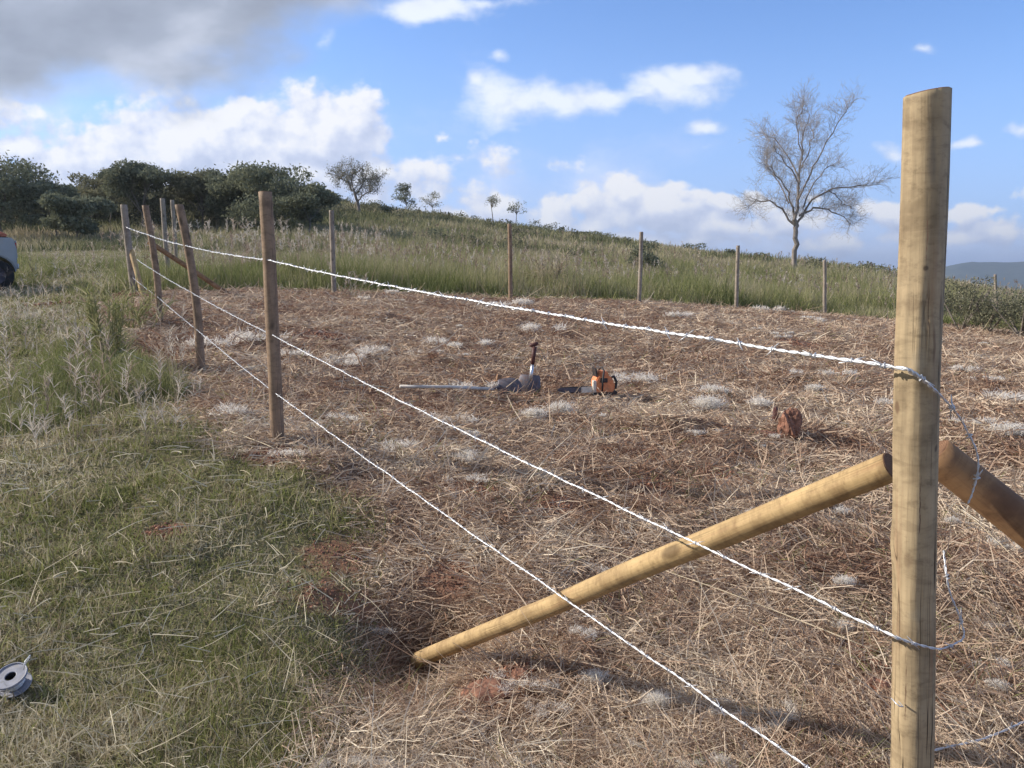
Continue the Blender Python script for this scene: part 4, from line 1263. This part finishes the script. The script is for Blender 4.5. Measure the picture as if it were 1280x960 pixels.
# clay clod with stub
def lump(name, loc, s, mat, label, cat, seedv, amp=.3, parent=None, sub=4):
    bm = bmesh.new(); bmesh.ops.create_icosphere(bm, subdivisions=sub, radius=1)
    c = np.array([v.co[:] for v in bm.verts])
    a_ = c[:, 0]*1.3+c[:, 2]+seedv; b_ = c[:, 1]*1.3-c[:, 2]*.7
    k_ = 1+amp*2*(fbm(a_, b_, 1.5, 4, seedv)-.5)+amp*.5*(fbm(a_, b_, 9, 2, seedv+3)-.5)
    c = c*k_[:, None]*np.array(s)
    for v, q in zip(bm.verts, c): v.co = q
    o = bm_obj(name, bm, mat, parent, False)
    o.location = loc
    if label: tag(o, label, cat)
    return o
g = gpt(986, 546)
lump('clay_clod', g+Vector((0, 0, .09)), (.10, .10, .17), m_clay, 'upright red clay clod standing alone on the right of the field', 'clod', 3, .55)
g2 = gpt(969, 530)
lump('root_stub', g2+Vector((0, 0, .07)), (.035, .035, .13), m_redwood, 'small dark root stub poking up left of the clay clod', 'stub', 8, sub=3)
lump('clay_mound', gpt(958, 545)+Vector((0, 0, .0)), (.13, .10, .05), m_clay, 'low reddish mound at the left foot of the clay clod', 'mound', 5)
for px, py, s, lab in [(612,866,(.11,.08,.05),'crumbly red earth heap under the foot of the golden brace'),(650,846,(.05,.05,.03),'small red earth crumb right of the heap under the brace'),(1098,862,(.08,.07,.045),'red earth heap at the left foot of the near post')]:
    lump('earth_heap', gpt(px, py)+Vector((0, 0, -.01)), s, m_clay, lab, 'earth heap', int(px) % 17)

# plastic reel at lower left
g = gpt(18, 868)
rl = empty('wire_reel', g+Vector((0, 0, .055)), (math.radians(24), math.radians(-12), math.radians(20)))
tag(rl, 'milky grey plastic reel with a dark centre hole half cut by the left edge', 'reel')
def ring(name, ri, ro, z0, z1, mat, parent, n=48):
    V = []; F = []
    for i in range(n):
        a = 2*math.pi*i/n; c_, s_ = math.cos(a), math.sin(a)
        V += [(ri*c_, ri*s_, z0), (ro*c_, ro*s_, z0), (ro*c_, ro*s_, z1), (ri*c_, ri*s_, z1)]
    for i in range(n):
        j = (i+1) % n
        for k in range(4): F.append((4*i+k, 4*i+(k+1) % 4, 4*j+(k+1) % 4, 4*j+k))
    me = bpy.data.meshes.new(name); me.from_pydata(V, [], [f[::-1] for f in F]); me.update()
    o = link(name, me, mat, parent); md = o.modifiers.new('b', 'BEVEL'); md.width = .002; md.segments = 2; md.limit_method = 'ANGLE'
    return o
ring('flange', .020, .062, .024, .029, m_plastic, rl); ring('flange', .020, .060, -.029, -.024, m_plastic, rl)
ring('drum', .020, .026, -.024, .024, m_black, rl)
ring('rim', .057, .062, .029, .034, m_plastic, rl)
tube('wire_winding', [(math.cos(t*.5)*(.034+.001*math.sin(t*3)), math.sin(t*.5)*(.034+.001*math.cos(t*2)), -.02+.04*((t/90.) % 1)) for t in range(180)], .004, m_wire, rl, 5)
tube('wire_end', [(.05, .03, .03), (.075, .045, .05), (.085, .03, .075), (.07, .0, .08), (.06, -.02, .06)], .0022, m_wire, rl, 5)

# ------------------------------------------------------------------ pickup truck at the left edge
def truck():
    T = at(23, 362, 19.0)
    g = gz(T.x-1.0, 19.0)
    root = empty('pickup_truck', (T.x+.02, 19.0, g), (0, 0, math.radians(38)))
    tag(root, 'dusty pale pickup truck whose rear corner shows at the left edge', 'truck')
    # local: rear at x=0, front toward -x ; width along y 0..1.75
    def body_pts():
        pts = [(0.0,.55),(0.02,.95),(-.03,1.24),(-1.9,1.24),(-1.95,1.26),(-2.25,1.72),(-3.25,1.72),(-3.75,1.28),(-4.85,1.12),(-4.95,.8),(-4.95,.5)]
        def arch(cx): return [(cx-.40*math.cos(a), .42+.40*math.sin(a)) for a in np.linspace(0, math.pi, 11)]
        pts += [(-4.6, .42)]+[(cx, z_) for cx, z_ in arch(-3.95)]
        pts += [(-3.4, .40), (-1.1, .40)]+arch(-.44)+[(-.01, .52)]
        return pts
    bm = bmesh.new()
    vs = [bm.verts.new((x_, 0, z_)) for x_, z_ in body_pts()]
    f = bm.faces.new(vs)
    r = bmesh.ops.extrude_face_region(bm, geom=[f])
    bmesh.ops.translate(bm, vec=(0, 1.72, 0), verts=[v for v in r['geom'] if isinstance(v, bmesh.types.BMVert)])
    for v in bm.verts:
        if v.co.z > 1.3: v.co.y += .14 if v.co.y < .8 else -.14
    bmesh.ops.bevel(bm, geom=[e for e in bm.edges if e.calc_face_angle(0) > .35], offset=.03, segments=2, affect='EDGES')
    bm_obj('body', bm, m_paint, root)
    bm = bm_new(); bm_box(bm, (-.95, .86, 1.245), (1.65, 1.5, .02)); bm_obj('bed_liner', bm, m_black, root)
    prism('side_window', [(-2.15,1.30),(-2.42,1.66),(-3.15,1.66),(-3.5,1.30)], 1.50, m_glass, root, .0, c=.86)
    bm = bm_new(); bm_box(bm, (.03, .86, .58), (.06, 1.4, .13), bev=.03); bm_obj('rear_bumper', bm, m_rim, root)
    for y_ in (.06, 1.66):
        bm = bm_new(); bm_box(bm, (.0, y_+(.05 if y_ < 1 else -.05), 1.0), (.05, .08, .26), bev=.02); bm_obj('tail_lamp', bm, m_lamp, root)
    bm = bm_new(); bm_box(bm, (.035, .86, .98), (.02, 1.3, .42), bev=.008); bm_obj('tailgate', bm, m_paint, root)
    for k_, (x_, y_) in enumerate([(-.44, .05), (-.44, 1.67), (-3.95, .11), (-3.95, 1.61)]):
        bm = bmesh.new()
        rr = [(.20,-.11),(.33,-.12),(.365,-.09),(.37,0),(.365,.09),(.33,.12),(.20,.11)]
        n = 40; vv = [[bm.verts.new((r_*math.cos(2*math.pi*i/n), w_, r_*math.sin(2*math.pi*i/n))) for r_, w_ in rr] for i in range(n)]
        for i in range(n):
            for j in range(len(rr)-1): bm.faces.new((vv[i][j], vv[(i+1) % n][j], vv[(i+1) % n][j+1], vv[i][j+1]))
        wh = empty('wheel'); wh.parent = root; wh.location = (x_, y_, .37)
        bm_obj('tyre', bm, m_tyre, wh, True)
        bm = bmesh.new()
        for s_ in range(6):
            bm_box(bm, (.10*math.cos(s_*math.pi/3), -.06 if y_ < 1 else .06, .10*math.sin(s_*math.pi/3)), (.2, .03, .055), Matrix.Rotation(-s_*math.pi/3, 3, 'Y'), bev=.006)
        bmesh.ops.create_cone(bm, cap_ends=True, segments=32, radius1=.205, radius2=.205, depth=.05, matrix=Matrix.Rotation(math.pi/2, 4, 'X'))
        bm_obj('rim', bm, m_steel, wh)
    bpy.context.view_layer.update()
    c = root.matrix_world @ Vector((-.55, .5, 1.31))
    o = lump('tarp_bundle', c, (.45, .40, .12), m_rust, 'rust red bundle lying in the bed of the pickup truck', 'bundle', 6, .15)
truck()

# ------------------------------------------------------------------ weeds, stalks, fluff
def weed(px, py, h, label, n=60, spread=.12, tone=(.2, .7), plume=False, lw=.012, group='single tall weeds', Lr=(.12, .35)):
    g = gpt(px, py)
    root = empty('tall_weed', g); tag(root, label, 'weed', group)
    S = []; P = []
    k = max(3, n//14)
    for i in range(k):
        a = random.uniform(0, 6.28); b_ = Vector((math.cos(a)*spread*.4, math.sin(a)*spread*.4, -.02))
        t = b_+Vector((math.cos(a)*spread, math.sin(a)*spread, h*random.uniform(.65, 1)))
        S.append((b_, t, .006, .003)); P += [b_.lerp(t, random.uniform(.0, 1)) for _ in range(14)]
    link('stem', seg_mesh('stem', S, 4), m_tall, root)
    P = np.array([p_[:] for p_ in P]); N = len(P)
    me = ribbons('leaves', P, R.uniform(0, 6.28, N), R.normal(1.0, .3, N), R.uniform(*Lr, N), np.full(N, lw), R.normal(.8, .4, N), R.uniform(*tone, N), 3, None, .1, mesh_only=True)
    link('leaves', me, m_tall if not plume else m_plume, root)
    if plume:
        for s_ in S:
            tp = np.repeat(np.array([s_[1][:]]), 22, 0); tp[:, 2] -= R.uniform(0, .2, 22); M_ = 22
            me = ribbons('seed_head', tp, R.uniform(0, 6.28, M_), R.normal(1.0, .3, M_), R.uniform(.05, .11, M_), np.full(M_, .018), R.normal(.7, .3, M_), R.uniform(.4, 1, M_), 2, None, .3, mesh_only=True)
            link('seed_head', me, m_plume, root)
weed(137, 462, 1.15, 'tallest green weed clump left of the leaning posts', 420, .16, (.25, .7), lw=.018)
weed(122, 350, 1.1, 'thin dry weed stalk in the open grass right of the truck', 60, .12, (.5, 1), True)
weed(160, 400, .75, 'bushy yellow green weed at the foot of the far corner post', 260, .4, (.25, .7), lw=.02)
weed(178, 412, .45, 'short green weed tuft by the third leaning post', 160, .35, (.2, .6), lw=.015)
weed(70, 345, 1.0, 'dry stalk clump in the grass near the truck', 60, .2, (.5, 1), True)
weed(95, 462, .55, 'white seeded weed in the grass left of the tallest green clump', 50, .25, (.6, 1), True, lw=.008)
weed(683, 366, 1.3, 'dry drooping grass clump right of the centre back fence post', 300, .45, (.75, 1), False, lw=.03, Lr=(.3, .8))
weed(445, 372, .7, 'pale weed at the grass edge right of the grey back fence post', 60, .2, (.6, 1), True, lw=.014)
weed(575, 510, .12, 'small dry sprout left of the shovel blade', 30, .08, (.6, 1), lw=.004, Lr=(.05, .12))

def stalk(p0, p1, h0, h1, r, label):
    a = gpt(*p0)+Vector((0, 0, h0)); c = gpt(*p1)+Vector((0, 0, h1))
    P = [a.lerp(c, t)+Vector((0, 0, .02*math.sin(t*math.pi)+random.gauss(0, .003))) for t in np.linspace(0, 1, 9)]
    me = tube_mesh('dry_stalk', P, [r*(1-.5*i/8) for i in range(9)], 6)
    o = link('dry_stalk', me, m_stalk); tag(o, label, 'stalk', 'long dry stalks on the straw')
m_stalk = plain('pale_stalk', (.60,.50,.35), .7, 0, .2, 30)
stalk((1112,832),(722,688),.04,.06,.0035,'longest pale stalk passing under the golden brace to the near post')
stalk((635,655),(700,656),.03,.03,.004,'short pale stalk lying level left of the golden brace')
stalk((560,535),(640,560),.03,.03,.005,'thin stalk in the straw between the lower wires')
stalk((1280,545),(1000,508),.05,.05,.004,'long pale stalk right of the clay clod')
stalk((790,512),(880,520),.04,.04,.005,'pale stalk lying right of the chainsaw')
stalk((870,520),(960,508),.05,.04,.005,'pale stalk lying left of the clay clod')
stalk((1040,870),(1090,900),.03,.03,.0035,'curved tan stalk at the left foot of the near post')
stalk((1190,640),(1280,720),.06,.04,.003,'thin stalk crossing under the dark brace')
stalk((440,488),(490,492),.05,.05,.012,'thick whitish stalk end lying left of the shovel handle')
stalk((280,545),(345,570),.04,.04,.006,'pale stalk at the foot of the nearest brown post')

def tuft_points(g, s, n):
    dv = R.normal(size=(n, 3)); dv /= np.linalg.norm(dv, axis=1)[:, None]
    P = np.array(g[:])+R.normal(0, 1, (n, 3))*np.array([s*.42, s*.3, s*.18])+np.array([0, 0, s*.18])
    return P, np.arctan2(dv[:, 1], dv[:, 0]), np.abs(np.arcsin(dv[:, 2]))
def fluff(px, py, s, label):
    g = gpt(px, py); n = int(1700)
    P, az, el = tuft_points(Vector((0, 0, .035)), s, n)
    D_ = g.length
    me = ribbons('seed_fluff', P, az, el, R.uniform(.25, .6, n)*s*.6, np.full(n, max(.0011, .0006*D_)), R.normal(0, .6, n), R.rand(n), 2, None, .3, mesh_only=True)
    o = link('seed_fluff', me, m_fluff); o.location = g
    tag(o, label, 'fluff', 'pale tufts of seed fluff on the straw')
for a in [(668,526,.13,'pale fluff tuft left of the pair in front of the chainsaw'),(700,519,.15,'taller pale fluff tuft right of its neighbour in front of the chainsaw'),
          (884,514,.20,'wide pale fluff tuft halfway between chainsaw and clay clod'),(1262,548,.17,'big white fluff tuft near the right edge above the dark brace'),
          (1245,872,.05,'fluff tuft low at the right edge beside the near post'),(1055,738,.06,'fluff tuft left of the near post above the middle wire'),
          (742,862,.06,'grey fluff right of the red earth under the brace'),(945,655,.09,'fluff tuft right of the middle of the golden brace'),
          (1018,492,.12,'small fluff tuft above and right of the clay clod'),(1190,660,.05,'fluff tuft just right of the near post under the dark brace'),
          (1055,795,.05,'fluff tuft beside the near post below the middle wire'),(820,890,.06,'fluff patch in the shaded straw below the lowest wire')]:
    fluff(*a)
# countless smaller fluff scraps
cn = 300
x, y = sample_polar(cn, 2.2, 27, -.7, .7); k = (mown(x, y) > .6) & (R.rand(cn) < np.clip((fbm(x, y, .8, 2, 95)-.42)*5+x*.02, .1, 1)); x, y = x[k], y[k]
zz = ground_z(x, y)
PP = []; AZs = []; ELs = []; LL = []; WW = []
for i in range(len(x)):
    D_ = math.hypot(x[i], y[i]); s = min(.20, .016*D_)*random.uniform(.35, 1.5)**1.3; n = 420
    P, az, el = tuft_points(Vector((x[i], y[i], zz[i]+.03)), s*.6, n)
    kb = random.randint(2, 6); cc = R.normal(0, 1, (kb, 2))*np.array([s*.9, s*.5]); P[:, :2] += cc[R.randint(0, kb, n)]
    PP.append(P); AZs.append(az); ELs.append(el); LL.append(R.uniform(.25, .6, n)*s*.6); WW.append(np.full(n, max(.0012, .00078*D_)))
PP = np.concatenate(PP)
o = ribbons('fluff_scraps', PP, np.concatenate(AZs), np.concatenate(ELs), np.concatenate(LL), np.concatenate(WW), R.normal(0, .6, len(PP)), R.rand(len(PP)), 1, m_fluff, .3)
tag(o, 'scraps of pale seed fluff scattered over the straw', kind='stuff')
# white seed heads in the left grass
cn = 260
x, y = sample_polar(cn, 6, 22, -.66, -.42); k = (mown(x, y) < .3) & (fbm(x, y, .5, 2, 97) > .45); x, y = x[k], y[k]
plumes('white_seed_heads', x, y, R.uniform(.15, .4, len(x)), 'whitish seed heads scattered through the grass on the left', .55, .4)
